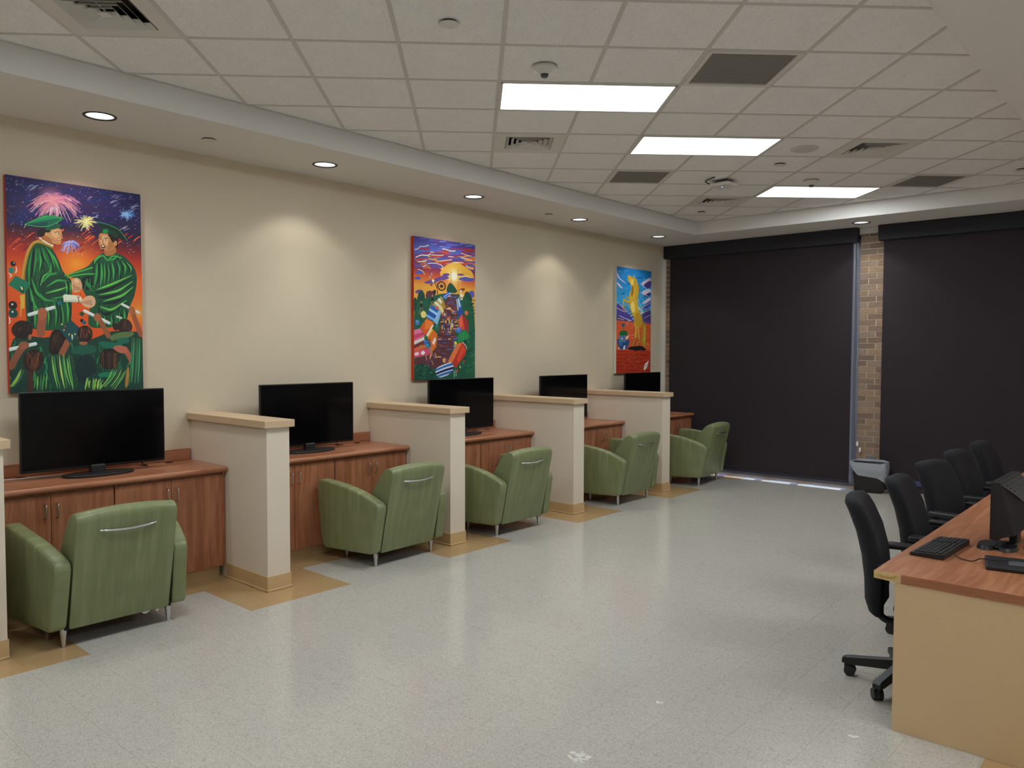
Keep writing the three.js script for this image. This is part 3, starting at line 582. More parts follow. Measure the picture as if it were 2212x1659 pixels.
  part(o, 'handle', merge([tube([[0.168, 0.70, 0.15], [0.189, 0.699, 0.145], [0.2, 0.694, 0.08], [0.203, 0.691, 0], [0.2, 0.694, -0.08], [0.189, 0.699, -0.145], [0.168, 0.70, -0.15]], 0.0075, 40, 8).scale(1, 1, 1), new THREE.SphereGeometry(0.0075, 10, 8).scale(1, 1, 2.2).translate(0.186, 0.699, 0.152), new THREE.SphereGeometry(0.0075, 10, 8).scale(1, 1, 2.2).translate(0.186, 0.699, -0.152)]), M.steel, 'curved silver pull bar');
  const tagGeo = (w, h) => { const s = new THREE.Shape([[0, 0], [w, 0], [w * 0.75, -h * 0.6], [w * 0.45, -h], [w * 0.2, -h * 0.7]].map(([a, b]) => new THREE.Vector2(a, b))); return new THREE.ExtrudeGeometry(s, { depth: 0.0015, bevelEnabled: false }); };
  const spots = [[1.229, -2.2 + 0.245, 0.0], [1.2, -4.3, 0.03], [1.225, -5.745, 0], [1.232, -7.795, 0.0], [1.262, -9.6, 0.1]];
  spots.forEach(([x, z, t], i) => {
    const c = i ? copyOf(o, [x, 0, z], t, `green vinyl tub armchair facing ${bayTheme[i]}`) : o;
    if (!i) { o.position.set(x, 0, z); o.rotation.y = t; o.userData.label = `green vinyl tub armchair facing ${bayTheme[0]}`; }
  });
  const chairs = scene.children.filter((q) => q.userData.category === 'armchair');
  chairs.forEach((c, i) => {
    const tg = [[0.02, -0.13, 0.075, 0.022], [0.01, -0.12, 0.06, 0.012], [0.0, -0.15, 0.04, 0.035], null, [0.02, -0.13, 0.035, 0.045]][i];
    if (!tg) return; part(c, 'paper_tag', tagGeo(tg[2], tg[3]).rotateY(Math.PI / 2 + 0.15).translate(tg[0], 0.108, tg[1]), M.paper, 'torn white paper tag hanging below');
    if (i === 0) part(c, 'paper_tag', tagGeo(0.03, 0.025).rotateY(Math.PI / 2).translate(0.02, 0.108, -0.22), M.paper, 'torn white paper tag hanging below');
    delete c.userData.base;
  });
}

// ---------------------------------------------------------------- paintings
function homography(q) { // maps crop pixels (quad TL, TR, BR, BL) to the unit square
  const dst = [[0, 0], [1, 0], [1, 1], [0, 1]], A = [], b = [];
  q.forEach(([x, y], i) => { const [u, v] = dst[i]; A.push([x, y, 1, 0, 0, 0, -u * x, -u * y]); b.push(u); A.push([0, 0, 0, x, y, 1, -v * x, -v * y]); b.push(v); });
  for (let i = 0; i < 8; i++) { let p = i; for (let r = i + 1; r < 8; r++) if (Math.abs(A[r][i]) > Math.abs(A[p][i])) p = r; [A[i], A[p]] = [A[p], A[i]]; [b[i], b[p]] = [b[p], b[i]]; for (let r = 0; r < 8; r++) if (r !== i) { const k = A[r][i] / A[i][i]; for (let c = i; c < 8; c++) A[r][c] -= k * A[i][c]; b[r] -= k * b[i]; } }
  const h = b.map((x, i) => x / A[i][i]);
  return (x, y) => { const w = h[6] * x + h[7] * y + 1; return [(h[0] * x + h[1] * y + h[2]) / w, (h[3] * x + h[4] * y + h[5]) / w]; };
}
function painter(quad, W, H) {
  const c = document.createElement('canvas'); c.width = W; c.height = H; const g = c.getContext('2d'), h = homography(quad);
  const m = (x, y) => { const [u, v] = h(x, y); return [u * W, v * H]; };
  const path = (pts, close) => { g.beginPath(); const P = []; for (let i = 0; i < pts.length; i += 2) P.push(m(pts[i], pts[i + 1])); return [P, close]; };
  const smooth = (pts, close) => {
    const [P] = path(pts); const n = P.length;
    if (close) { g.moveTo((P[n - 1][0] + P[0][0]) / 2, (P[n - 1][1] + P[0][1]) / 2); for (let i = 0; i < n; i++) { const q = P[(i + 1) % n]; g.quadraticCurveTo(P[i][0], P[i][1], (P[i][0] + q[0]) / 2, (P[i][1] + q[1]) / 2); } g.closePath(); }
    else { g.moveTo(...P[0]); for (let i = 1; i < n - 1; i++) g.quadraticCurveTo(P[i][0], P[i][1], (P[i][0] + P[i + 1][0]) / 2, (P[i][1] + P[i + 1][1]) / 2); g.lineTo(...P[n - 1]); }
  };
  return {
    c, g, m,
    fill: (col, ...p) => { g.fillStyle = col; smooth(p, true); g.fill(); },
    poly: (col, ...p) => { g.fillStyle = col; const [P] = path(p); P.forEach((q, i) => (i ? g.lineTo(...q) : g.moveTo(...q))); g.closePath(); g.fill(); },
    line: (col, w, ...p) => { g.strokeStyle = col; g.lineWidth = w * W / 935; g.lineCap = 'round'; g.lineJoin = 'round'; smooth(p, false); g.stroke(); },
    dot: (col, x, y, rx, ry = rx) => { const [a, b] = m(x, y), [d] = m(x + rx, y), [, e] = m(x, y + ry); g.fillStyle = col; g.beginPath(); g.ellipse(a, b, Math.abs(d - a), Math.abs(e - b), 0, 0, Math.PI * 2); g.fill(); },
    clipTo: (p, fn) => { g.save(); smooth(p, true); g.clip(); fn(); g.restore(); },
    grad: (stops, x0, y0, x1, y1) => { const a = m(x0, y0), b = m(x1, y1), q = g.createLinearGradient(...a, ...b); stops.forEach(([t, k]) => q.addColorStop(t, k)); return q; },
    glow: (stops, x, y, r) => { const a = m(x, y), d = m(x + r, y), R = Math.abs(d[0] - a[0]), q = g.createRadialGradient(...a, 0, ...a, R); stops.forEach(([t, k]) => q.addColorStop(t, k)); g.fillStyle = q; g.fillRect(a[0] - R, a[1] - R, 2 * R, 2 * R); },
    tex: () => { const t = new THREE.CanvasTexture(c); t.colorSpace = THREE.SRGBColorSpace; return t; },
  };
}
// streaky strokes along a direction inside a clipped area: brushwork of cloth folds
function folds(p, area, cols, n, x0, x1, y0, y1, lean, curve = 0) {
  p.clipTo(area, () => { for (let i = 0; i < n; i++) { const x = rr(x0, x1), y = rr(y0, y1), l = rr(0.15, 0.45) * (y1 - y0), k = cols[Math.floor(rnd() * cols.length)], dx = lean * l + rr(-8, 8); const w = rr(2, 8); for (let q = 0; q < 3; q++) p.line(k, w * (1 - q * 0.3), x + q, y + l * q * 0.12, x + dx * 0.5 + curve * l * rr(0.5, 1.5), y + l * 0.5, x + dx, y + l * (1 - q * 0.12)); } });
}
function lens(p, col, x0, y0, x1, y1, x2, y2, w) { const dx = x2 - x0, dy = y2 - y0, l = Math.hypot(dx, dy) || 1, nx = -dy / l * w, ny = dx / l * w; p.fill(col, x0, y0, (x0 + x1) / 2 + nx * 0.7, (y0 + y1) / 2 + ny * 0.7, x1 + nx, y1 + ny, (x1 + x2) / 2 + nx * 0.6, (y1 + y2) / 2 + ny * 0.6, x2, y2, (x1 + x2) / 2 - nx * 0.6, (y1 + y2) / 2 - ny * 0.6, x1 - nx, y1 - ny, (x0 + x1) / 2 - nx * 0.7, (y0 + y1) / 2 - ny * 0.7); }
function drape(p, list) { for (const [x0, y0, x1, y1, x2, y2] of list) { const k = rr(0.6, 1.5), s = rnd() < 0.5 ? 1 : -1; lens(p, '#08201f', x0 + 9 * s, y0, x1 + 11 * s, y1, x2 + 6 * s, y2, 10 * k); lens(p, ['#23863e', '#1f7a3c', '#2f9a48'][Math.floor(rnd() * 3)], x0, y0, x1, y1, x2, y2, 9 * k); lens(p, ['#4cb84e', '#7fd05a', '#3fa84c'][Math.floor(rnd() * 3)], x0 - 2 * s, y0 + 10, x1 - 3 * s, y1, x2 - 2 * s, y2 - 14, 3.4 * k); } }
function firework(p, x, y, r, cols, n, droop = 0.25, up = 1) {
  for (let i = 0; i < n; i++) { const a = rr(0, Math.PI * 2), l = r * rr(0.45, 1), ex = x + Math.cos(a) * l, ey = y + Math.sin(a) * l * 0.75 * up + droop * l; p.line(cols[Math.floor(rnd() * cols.length)], rr(2, 5), x + Math.cos(a) * 6, y + Math.sin(a) * 5, (x + ex) / 2, (y + ey) / 2 - droop * l * 0.9, ex, ey); }
}
function paintGraduation() {
  const p = painter([[28, 103], [963, 245], [983, 1590], [52, 1617]], 768, 1280), { g, c } = p;
  g.fillStyle = p.grad([[0, '#1b2060'], [0.14, '#1d1a55'], [0.25, '#2a1440'], [0.31, '#7a1d22'], [0.37, '#c8371c'], [0.46, '#ee6a1c'], [0.56, '#e65a18'], [0.75, '#e2551a'], [1, '#c84616']], 500, 120, 500, 1610); g.fillRect(0, 0, c.width, c.height);
  p.glow([[0, 'rgba(250,170,40,.85)'], [1, 'rgba(240,110,30,0)']], 520, 720, 260); p.glow([[0, 'rgba(250,180,70,.8)'], [1, 'rgba(240,120,30,0)']], 950, 1060, 200);
  for (let i = 0; i < 60; i++) p.line(['#241c66', '#301a58', '#1a2468', '#3a1c50'][i % 4], rr(8, 22), rr(30, 960), rr(120, 480), rr(30, 960), rr(150, 480));
  for (let i = 0; i < 40; i++) { const x = rr(40, 950), y = rr(520, 640), l = rr(20, 70); p.line(['#b8301c', '#d8481c', '#8c2222', '#ee6420'][i % 4], rr(5, 14), x, y, x + l * 0.6, y - l * 0.5, x + l, y - l * 0.7); }
  for (let i = 0; i < 420; i++) { const x = rr(35, 955), y = 110 + Math.abs(rr(-1, 1)) ** 1.3 * 560, l = rr(2, 12); p.line(`rgba(235,235,250,${rr(0.3, 0.95).toFixed(2)})`, rr(1.5, 3.5), x, y, x + l * 0.8, y - l * 0.6); }
  for (const [x, y, s] of [[100, 158, 34], [190, 190, 60], [770, 260, 70], [760, 305, 60], [880, 335, 70], [600, 270, 30], [820, 470, 80], [640, 380, 40]]) for (let i = 0; i < 9; i++) { const ox = rr(-0.2, 0.5) * s, oy = rr(-8, 26), l = s * rr(0.2, 0.7); p.line(`rgba(222,230,250,${rr(0.35, 0.9).toFixed(2)})`, rr(1, 4), x + ox, y + oy, x + ox + l * 0.5, y + oy - l * 0.28, x + ox + l, y + oy - l * rr(0.3, 0.5)); }
  firework(p, 370, 290, 200, ['#f0a8b4', '#e88a9a', '#f6c4c4', '#d878a0', '#f3b0a0', '#b878c0'], 150, 0.28, 0.7); p.glow([[0, 'rgba(245,160,165,.9)'], [1, 'rgba(230,120,150,0)']], 350, 275, 110);
  firework(p, 370, 330, 60, ['#f6d0d4', '#eeb0c0', '#c888c0'], 26, 0.6, 0.8);
  firework(p, 585, 430, 85, ['#f4eea0', '#e8e080', '#fbf8c8', '#e0b050'], 80, 0.12, 0.9); p.glow([[0, 'rgba(252,248,190,.95)'], [1, 'rgba(240,230,120,0)']], 585, 430, 50);
  firework(p, 870, 382, 62, ['#8cc4f0', '#60a4e4', '#c8e4fa', '#4888d8'], 60, 0.05, 0.95); p.glow([[0, 'rgba(170,215,250,.9)'], [1, 'rgba(90,150,230,0)']], 870, 380, 36);
  firework(p, 480, 580, 80, ['#8090d8', '#a0a8e8', '#6070c8', '#c0b8f0'], 60, 0.42, 0.7);
  // left graduate: gown
  const gownL = [170, 640, 215, 575, 290, 560, 350, 610, 395, 690, 425, 780, 480, 820, 490, 940, 480, 1160, 440, 1180, 180, 1180, 165, 1060, 160, 860, 165, 740];
  p.fill('#14522f', ...gownL);
  p.fill('#1c7038', 200, 640, 290, 600, 330, 680, 340, 760, 300, 720, 250, 690, 215, 760, 190, 780);
  folds(p, gownL, ['#1d6c3c', '#11563a', '#0c2a26', '#0a201e', '#17603a', '#0f4632'], 46, 165, 470, 570, 1100, 0.06, 0.12);
  p.clipTo(gownL, () => { drape(p, [ // long lit folds beside dark ones
      [215, 600, 190, 760, 195, 960], [240, 590, 235, 700, 215, 830], [275, 590, 300, 680, 330, 745], [300, 590, 345, 660, 372, 760], [325, 610, 375, 690, 410, 790], [200, 800, 240, 920, 300, 985], [190, 860, 220, 1000, 260, 1060], [260, 780, 275, 700, 265, 640], [345, 700, 340, 780, 300, 830], [360, 960, 380, 1060, 372, 1170], [405, 960, 425, 1080, 420, 1170], [445, 930, 462, 1040, 458, 1160], [215, 960, 230, 1080, 225, 1170], [310, 985, 330, 1080, 320, 1170], [255, 900, 300, 970, 400, 985]]); });
  p.fill('#12422e', 262, 830, 340, 770, 440, 800, 490, 830, 486, 930, 400, 960, 300, 960, 250, 900);
  drape(p, [[275, 850, 330, 790, 400, 790], [300, 880, 390, 830, 480, 850], [285, 920, 390, 900, 484, 880], [330, 955, 420, 950, 470, 915], [262, 880, 290, 800, 340, 780], [440, 830, 455, 880, 450, 935], [470, 840, 478, 880, 474, 930]]);
  p.line('#c89c3c', 17, 352, 600, 300, 570, 230, 560, 185, 620, 158, 720, 145, 830); p.line('#a87a2c', 5, 345, 608, 290, 580, 232, 570, 195, 630, 168, 730, 152, 830);
  p.line('#efe6dc', 12, 265, 540, 310, 575, 355, 592);
  // left head in profile
  p.fill('#d79a62', 300, 500, 345, 480, 410, 470, 418, 505, 426, 545, 415, 555, 412, 580, 395, 587, 360, 580, 330, 565, 300, 545);
  p.fill('#b4703c', 300, 520, 340, 540, 360, 580, 345, 590, 300, 560, 270, 545); p.fill('#e6b27e', 345, 490, 395, 480, 408, 520, 380, 545, 350, 530);
  p.line('#3a1c10', 4, 370, 503, 386, 497, 402, 500); p.fill('#f0e6da', 384, 512, 394, 507, 402, 511, 394, 515); p.dot('#24140e', 397, 511, 4); p.line('#8a4e2c', 3, 410, 515, 424, 545, 412, 552); p.line('#8a4e2c', 2.5, 352, 545, 372, 570, 398, 578); p.line('#7a3c20', 3, 385, 558, 400, 556, 412, 550); p.line('#fff4e8', 3, 392, 553, 408, 549);
  p.fill('#1c120e', 245, 490, 300, 470, 345, 485, 335, 505, 302, 505, 295, 530, 268, 535, 248, 520);
  p.fill('#e0a068', 302, 503, 318, 500, 320, 520, 306, 528);
  p.poly('#0e6a4c', 163, 448, 300, 378, 448, 404, 318, 472); p.poly('#1a9a60', 185, 440, 300, 385, 440, 405, 360, 410); p.poly('#0c4c52', 190, 450, 320, 430, 318, 470);
  p.fill('#0f5a3a', 300, 478, 360, 455, 412, 440, 414, 468, 350, 485, 315, 492); p.line('#5cc860', 4, 163, 447, 300, 378, 447, 404, 318, 473, 163, 449); p.line('#e8e8c0', 3, 170, 450, 158, 470);
  // right graduate
  const gownR = [640, 690, 700, 640, 800, 640, 880, 690, 935, 770, 940, 850, 920, 950, 890, 1010, 860, 1150, 640, 1170, 590, 1140, 620, 1000, 560, 900, 540, 830, 440, 800, 520, 770, 600, 740];
  p.fill('#145232', ...gownR);
  folds(p, gownR, ['#1d6c3c', '#145c3c', '#0b2420', '#0a1e1c', '#17643a', '#0e4430'], 46, 620, 930, 650, 1080, -0.02, 0.04);
  p.clipTo(gownR, () => { drape(p, [[665, 690, 660, 800, 640, 900], [690, 700, 695, 800, 680, 890], [715, 700, 720, 790, 712, 880], [738, 705, 748, 790, 742, 870], [765, 700, 780, 770, 775, 850], [795, 690, 820, 750, 812, 830], [825, 690, 860, 740, 850, 810], [860, 700, 900, 750, 895, 790], [640, 720, 655, 690, 700, 655], [820, 650, 780, 690, 745, 705], [890, 870, 880, 940, 840, 1000], [915, 830, 915, 900, 890, 970], [660, 1050, 670, 1110, 660, 1165], [710, 1070, 720, 1120, 712, 1165], [760, 1070, 765, 1120, 760, 1165], [815, 1040, 822, 1110, 812, 1160], [850, 1020, 856, 1090, 850, 1150]]); });
  p.fill('#124a30', 640, 900, 760, 860, 930, 790, 938, 860, 900, 980, 800, 1010, 700, 1000, 650, 960);
  for (const q of [[640, 905, 720, 890, 800, 840, 930, 790], [650, 940, 760, 930, 860, 890, 930, 830], [680, 985, 790, 970, 880, 920, 930, 870], [660, 1010, 720, 1060, 800, 1030, 890, 960]]) { lens(p, '#071a19', q[0], q[1] + 15, q[2], q[3] + 17, q[6], q[7] + 16, 11); lens(p, '#3ca04a', q[0], q[1], (q[2] + q[4]) / 2, (q[3] + q[5]) / 2, q[6], q[7], 11); lens(p, '#8ad65a', q[0] + 10, q[1] - 2, (q[2] + q[4]) / 2, (q[3] + q[5]) / 2 - 4, q[6] - 8, q[7], 4); }
  for (const q of [[440, 800, 540, 775, 630, 745], [455, 812, 560, 790, 640, 790]]) p.line('#52b848', 9, ...q);
  p.fill('#0a1e1c', 545, 820, 630, 790, 640, 900, 560, 900); for (let i = 0; i < 9; i++) p.line('#2c9048', 5, rr(550, 620), rr(820, 870), rr(560, 640), rr(850, 920));
  p.line('#46b050', 10, 645, 700, 700, 650, 725, 690, 740, 700, 770, 660, 830, 680);
  // right head
  p.fill('#b4733f', 715, 600, 790, 590, 800, 650, 740, 670, 712, 660);
  p.fill('#c98a55', 675, 520, 690, 505, 750, 515, 785, 560, 790, 600, 755, 630, 715, 632, 690, 615, 672, 580);
  p.fill('#e2ae7e', 680, 530, 735, 520, 745, 580, 720, 600, 690, 590); p.fill('#1a100c', 735, 520, 770, 500, 808, 540, 808, 610, 792, 615, 790, 580, 765, 570, 750, 535);
  p.fill('#d99a64', 778, 565, 800, 560, 802, 595, 785, 600); p.line('#2a160e', 4.5, 680, 540, 696, 537); p.line('#2a160e', 4.5, 714, 544, 738, 543); p.fill('#efe4d8', 682, 550, 690, 546, 698, 550, 690, 554); p.dot('#20120c', 690, 550, 4); p.fill('#efe4d8', 715, 555, 725, 551, 735, 555, 725, 559); p.dot('#20120c', 725, 555, 4); p.fill('#b4733f', 738, 560, 775, 570, 780, 600, 750, 625, 728, 628, 745, 595); p.line('#4a2414', 4, 704, 552, 700, 580, 712, 582);
  p.fill('#6a2c20', 686, 594, 700, 586, 722, 592, 720, 610, 700, 616); p.fill('#f4ece2', 690, 597, 705, 592, 718, 597, 704, 606); p.fill('#2a160e', 684, 615, 700, 622, 720, 618, 700, 634);
  p.poly('#0c2a22', 662, 430, 800, 458, 872, 562, 820, 548, 750, 500, 690, 480); p.poly('#0d3c2a', 690, 478, 730, 470, 800, 510, 808, 545, 750, 515, 690, 508); p.fill('#178a46', 705, 482, 740, 480, 742, 510, 700, 508); p.line('#4cb86a', 4, 662, 431, 800, 459, 872, 561);
  // hands and diploma
  p.fill('#dba67a', 486, 825, 520, 812, 548, 830, 563, 875, 545, 910, 510, 922, 488, 905, 482, 860); for (let i = 0; i < 5; i++) p.line('#8a5432', 3.5, 495 + i * 11, 865 + i * 5, 505 + i * 11, 885 + i * 4, 500 + i * 12, 905 - i);
  p.fill('#e9c49c', 500, 828, 525, 820, 540, 845, 515, 860); p.poly('#e8ead2', 424, 938, 440, 930, 545, 940, 570, 985, 430, 983); p.poly('#c8d0b8', 430, 970, 560, 972, 566, 985, 430, 983);
  p.fill('#e0b088', 548, 970, 600, 935, 645, 945, 655, 1000, 620, 1028, 580, 1020, 556, 1000); for (let i = 0; i < 4; i++) p.line('#8f5a38', 3.5, 560 + i * 16, 990 + i * 4, 590 + i * 12, 975 + i * 8, 625, 975 + i * 10);
  p.line('#b02030', 5, 525, 945, 540, 975, 530, 995); p.line('#b02030', 4, 550, 925, 535, 955);
  // floating caps, balloons
  p.poly('#127a58', 45, 862, 95, 800, 205, 855, 150, 930); p.fill('#0c4a3c', 120, 870, 160, 880, 150, 925, 125, 910); p.fill('#d8d4a0', 128, 870, 150, 885, 145, 905, 130, 890); p.poly('#e0b43a', 125, 935, 160, 928, 158, 1025, 135, 1030); p.line('#d8a830', 8, 132, 1000, 130, 1080);
  p.dot('#1c1414', 80, 718, 18); p.dot('#1f8a84', 68, 763, 20); p.dot('#ffffff', 86, 712, 4); p.line('#f4ecec', 6, 100, 740, 108, 760, 96, 780); p.line('#f4ecec', 6, 52, 785, 72, 795, 60, 810);
  p.dot('#241a1c', 76, 1005, 30); p.dot('#0f4a44', 78, 1060, 32); p.dot('#f0f0f0', 72, 998, 7); p.dot('#d0f0e8', 74, 1050, 7); p.line('#f4ecec', 6, 50, 1090, 58, 1110, 50, 1130);
  p.dot('#1a6c80', 400, 990, 15); p.dot('#14100f', 555, 1112, 12); p.dot('#1a5a70', 570, 1125, 14); p.poly('#0f4a3c', 535, 1065, 555, 1048, 575, 1062, 558, 1086);
  // crowd
  p.poly('#0e4434', 20, 1330, 300, 1290, 700, 1280, 1000, 1290, 1000, 1660, 20, 1660); p.fill('#0d3f30', 50, 1230, 160, 1210, 330, 1240, 420, 1160, 560, 1260, 660, 1230, 760, 1180, 900, 1190, 985, 1190, 985, 1600, 50, 1620);
  for (let i = 0; i < 150; i++) { const x = rr(45, 985), y = rr(1250, 1570), l = rr(20, 80); p.line(['#0f6a44', '#135a3c', '#0a2c28', '#178050', '#0d4438', '#1f8c4e'][i % 6], rr(4, 13), x, y, x + rr(-10, 10), y + l * 0.5, x + rr(-15, 15), y + l); }
  const arm = (col, w, ...q) => { p.line(col, w, ...q); };
  const roll = (x0, y0, x1, y1, w = 26) => { p.line('#c9d8d4', w, x0, y0, x1, y1); p.line('#e8f0ec', w * 0.55, x0, y0 - w * 0.16, x1, y1 - w * 0.16); };
  roll(190, 1070, 360, 1020); arm('#a0583c', 56, 268, 1200, 276, 1120, 282, 1048); p.fill('#b06444', 245, 1040, 280, 1018, 315, 1040, 312, 1085, 290, 1110, 255, 1100);
  roll(575, 1045, 745, 1130, 24); arm('#9a5a38', 38, 740, 1220, 705, 1150, 665, 1090); p.fill('#a86442', 635, 1075, 665, 1058, 692, 1075, 695, 1110, 660, 1125, 640, 1105);
  roll(835, 1000, 955, 1060, 20); arm('#a4593a', 38, 965, 1210, 930, 1120, 905, 1045); p.fill('#b0663f', 875, 1030, 900, 1012, 928, 1030, 928, 1070, 895, 1078); p.line('#c8d4c8', 16, 800, 1085, 830, 1095);
  p.fill('#22130f', 60, 1160, 110, 1108, 180, 1112, 218, 1160, 205, 1220, 140, 1245, 75, 1215); for (let i = 0; i < 12; i++) p.line(['#4a2c20', '#0e0808', '#5c3a2a'][i % 3], 3, rr(80, 190), rr(1125, 1160), rr(80, 200), rr(1150, 1220)); p.fill('#a86a48', 178, 1215, 205, 1200, 205, 1240, 185, 1250);
  p.fill('#1c100c', 340, 1190, 385, 1165, 430, 1200, 450, 1260, 410, 1330, 360, 1360, 325, 1330, 328, 1250); for (let i = 0; i < 14; i++) p.line(['#3e241a', '#5a3826'][i % 2], 3, rr(345, 420), rr(1195, 1230), rr(335, 430), rr(1260, 1330));
  arm('#9c5a3a', 44, 455, 1260, 415, 1340, 385, 1420);
  p.poly('#0d4a50', 395, 1170, 480, 1108, 570, 1190, 470, 1268); for (let i = 0; i < 9; i++) p.dot(['#d8b83c', '#c8402c', '#e0d880'][i % 3], rr(415, 555), rr(1130, 1240), 5, 7); p.fill('#b8c8a8', 480, 1200, 498, 1215, 490, 1250, 482, 1240);
  p.fill('#2a1610', 530, 1160, 585, 1140, 630, 1175, 628, 1240, 590, 1268, 540, 1255, 522, 1215); for (let i = 0; i < 14; i++) p.line(['#7a4426', '#4a2818', '#a06030'][i % 3], 3, rr(540, 610), rr(1155, 1190), rr(535, 620), rr(1200, 1255)); p.fill('#a8603a', 530, 1258, 600, 1258, 590, 1282, 545, 1282);
  p.fill('#2a1712', 800, 1130, 850, 1092, 900, 1120, 910, 1180, 860, 1205, 810, 1190); p.fill('#2a1a14', 765, 1140, 800, 1125, 815, 1175, 780, 1185); for (let i = 0; i < 9; i++) p.line(['#6a4a3a', '#48302a'][i % 2], 3, rr(820, 890), rr(1105, 1130), rr(815, 900), rr(1150, 1195));
  p.fill('#5c7a48', 745, 1220, 820, 1190, 930, 1190, 900, 1230, 800, 1240, 760, 1260); p.fill('#0f6a52', 790, 1240, 880, 1225, 890, 1270, 800, 1280);
  p.fill('#0f5c46', 490, 1290, 640, 1275, 670, 1330, 560, 1350, 470, 1340); p.fill('#0a2a2c', 500, 1360, 650, 1340, 660, 1560, 520, 1560);
  p.fill('#0f6c54', 650, 1255, 760, 1262, 850, 1270, 800, 1330, 720, 1310);
  p.fill('#1a0f0c', 680, 1330, 740, 1300, 810, 1320, 815, 1400, 780, 1450, 710, 1450, 672, 1400); for (let i = 0; i < 22; i++) { const x = rr(690, 805); p.line(['#5a3c26', '#33201a', '#7c5c34'][i % 3], 3, x, rr(1325, 1345), x + rr(-3, 3), 1390, x + rr(-6, 6), 1440); }
  arm('#b4604c', 40, 925, 1480, 905, 1390, 855, 1310); p.fill('#c06a54', 765, 1295, 820, 1280, 870, 1300, 880, 1330, 840, 1345, 790, 1325); p.fill('#9a4a3a', 900, 1470, 950, 1470, 950, 1500, 910, 1520);
  roll(55, 1310, 230, 1272, 26); arm('#8c5238', 46, 60, 1430, 100, 1350, 150, 1285); p.fill('#9c5e40', 105, 1275, 150, 1250, 192, 1268, 180, 1305, 130, 1320);
  p.fill('#2c1710', 140, 1380, 170, 1320, 230, 1308, 285, 1340, 292, 1400, 250, 1460, 190, 1470, 150, 1440); for (let i = 0; i < 26; i++) p.line(['#6c3a20', '#4c2818', '#8c5228', '#1a0d0a'][i % 4], 3.5, 215 + rr(-50, 60), 1330 + rr(-10, 20), 215 + rr(-55, 60), 1395, 205 + rr(-20, 20), 1465);
  p.line('#3c1f14', 34, 200, 1465, 192, 1530, 195, 1610); for (let i = 0; i < 8; i++) p.line('#6a3c20', 5, 184, 1480 + i * 16, 208, 1492 + i * 16);
  const stripes = (x0, x1, y0, y1, n, lean, cols) => { for (let i = 0; i < n; i++) { const x = x0 + (x1 - x0) * i / n + rr(-5, 5), y = y0 + rr(-15, 15), k = cols[i % cols.length]; const xe = x + lean * (y1 - y0) + rr(-8, 8), ye = y1 + rr(-25, 10), xm = x + lean * (y1 - y0) * 0.25, ym = (y0 + y1) / 2, w = rr(5, 11); p.fill(k, x, y, xm + w, ym - 20, xe + w * 0.4, ye, xe - w * 0.3, ye - 4, xm - w, ym - 10, x - 1, y + 6); p.line('rgba(220,240,130,.55)', 2, x + 2, y + 10, xm + w * 0.5, ym, xe, ye - 10); } };
  p.fill('#0c3a30', 60, 1450, 160, 1440, 180, 1610, 60, 1615); stripes(120, 150, 1440, 1590, 4, -0.45, ['#8cc850', '#4aa046', '#b4d860', '#177048']);
  stripes(230, 330, 1480, 1600, 5, -0.1, ['#3a9a46', '#6cb84c', '#127048']); p.fill('#0f4c38', 330, 1360, 420, 1330, 520, 1500, 530, 1600, 320, 1600);
  stripes(345, 500, 1350, 1590, 9, 0.16, ['#8ccc54', '#2c8c48', '#0a2c28', '#b8dc68', '#1c7444', '#5ab04c']);
  p.fill('#0d4436', 560, 1560, 600, 1500, 680, 1460, 800, 1455, 880, 1430, 890, 1600, 555, 1600); p.fill('#128058', 655, 1480, 790, 1460, 800, 1500, 680, 1510); stripes(590, 720, 1510, 1595, 12, -0.15, ['#b8dc64', '#3c9a48', '#8ccc54', '#0a2824']); stripes(770, 880, 1440, 1590, 7, -0.55, ['#a8d860', '#2a8a48', '#7cc050', '#0c3c30']); p.fill('#b8883c', 866, 1440, 886, 1430, 880, 1560, 850, 1595);
  p.fill('#0c4638', 890, 1300, 985, 1200, 985, 1590, 900, 1590); stripes(905, 985, 1230, 1560, 6, -0.04, ['#177050', '#2a9058', '#0a3630']);
  return p.tex();
}
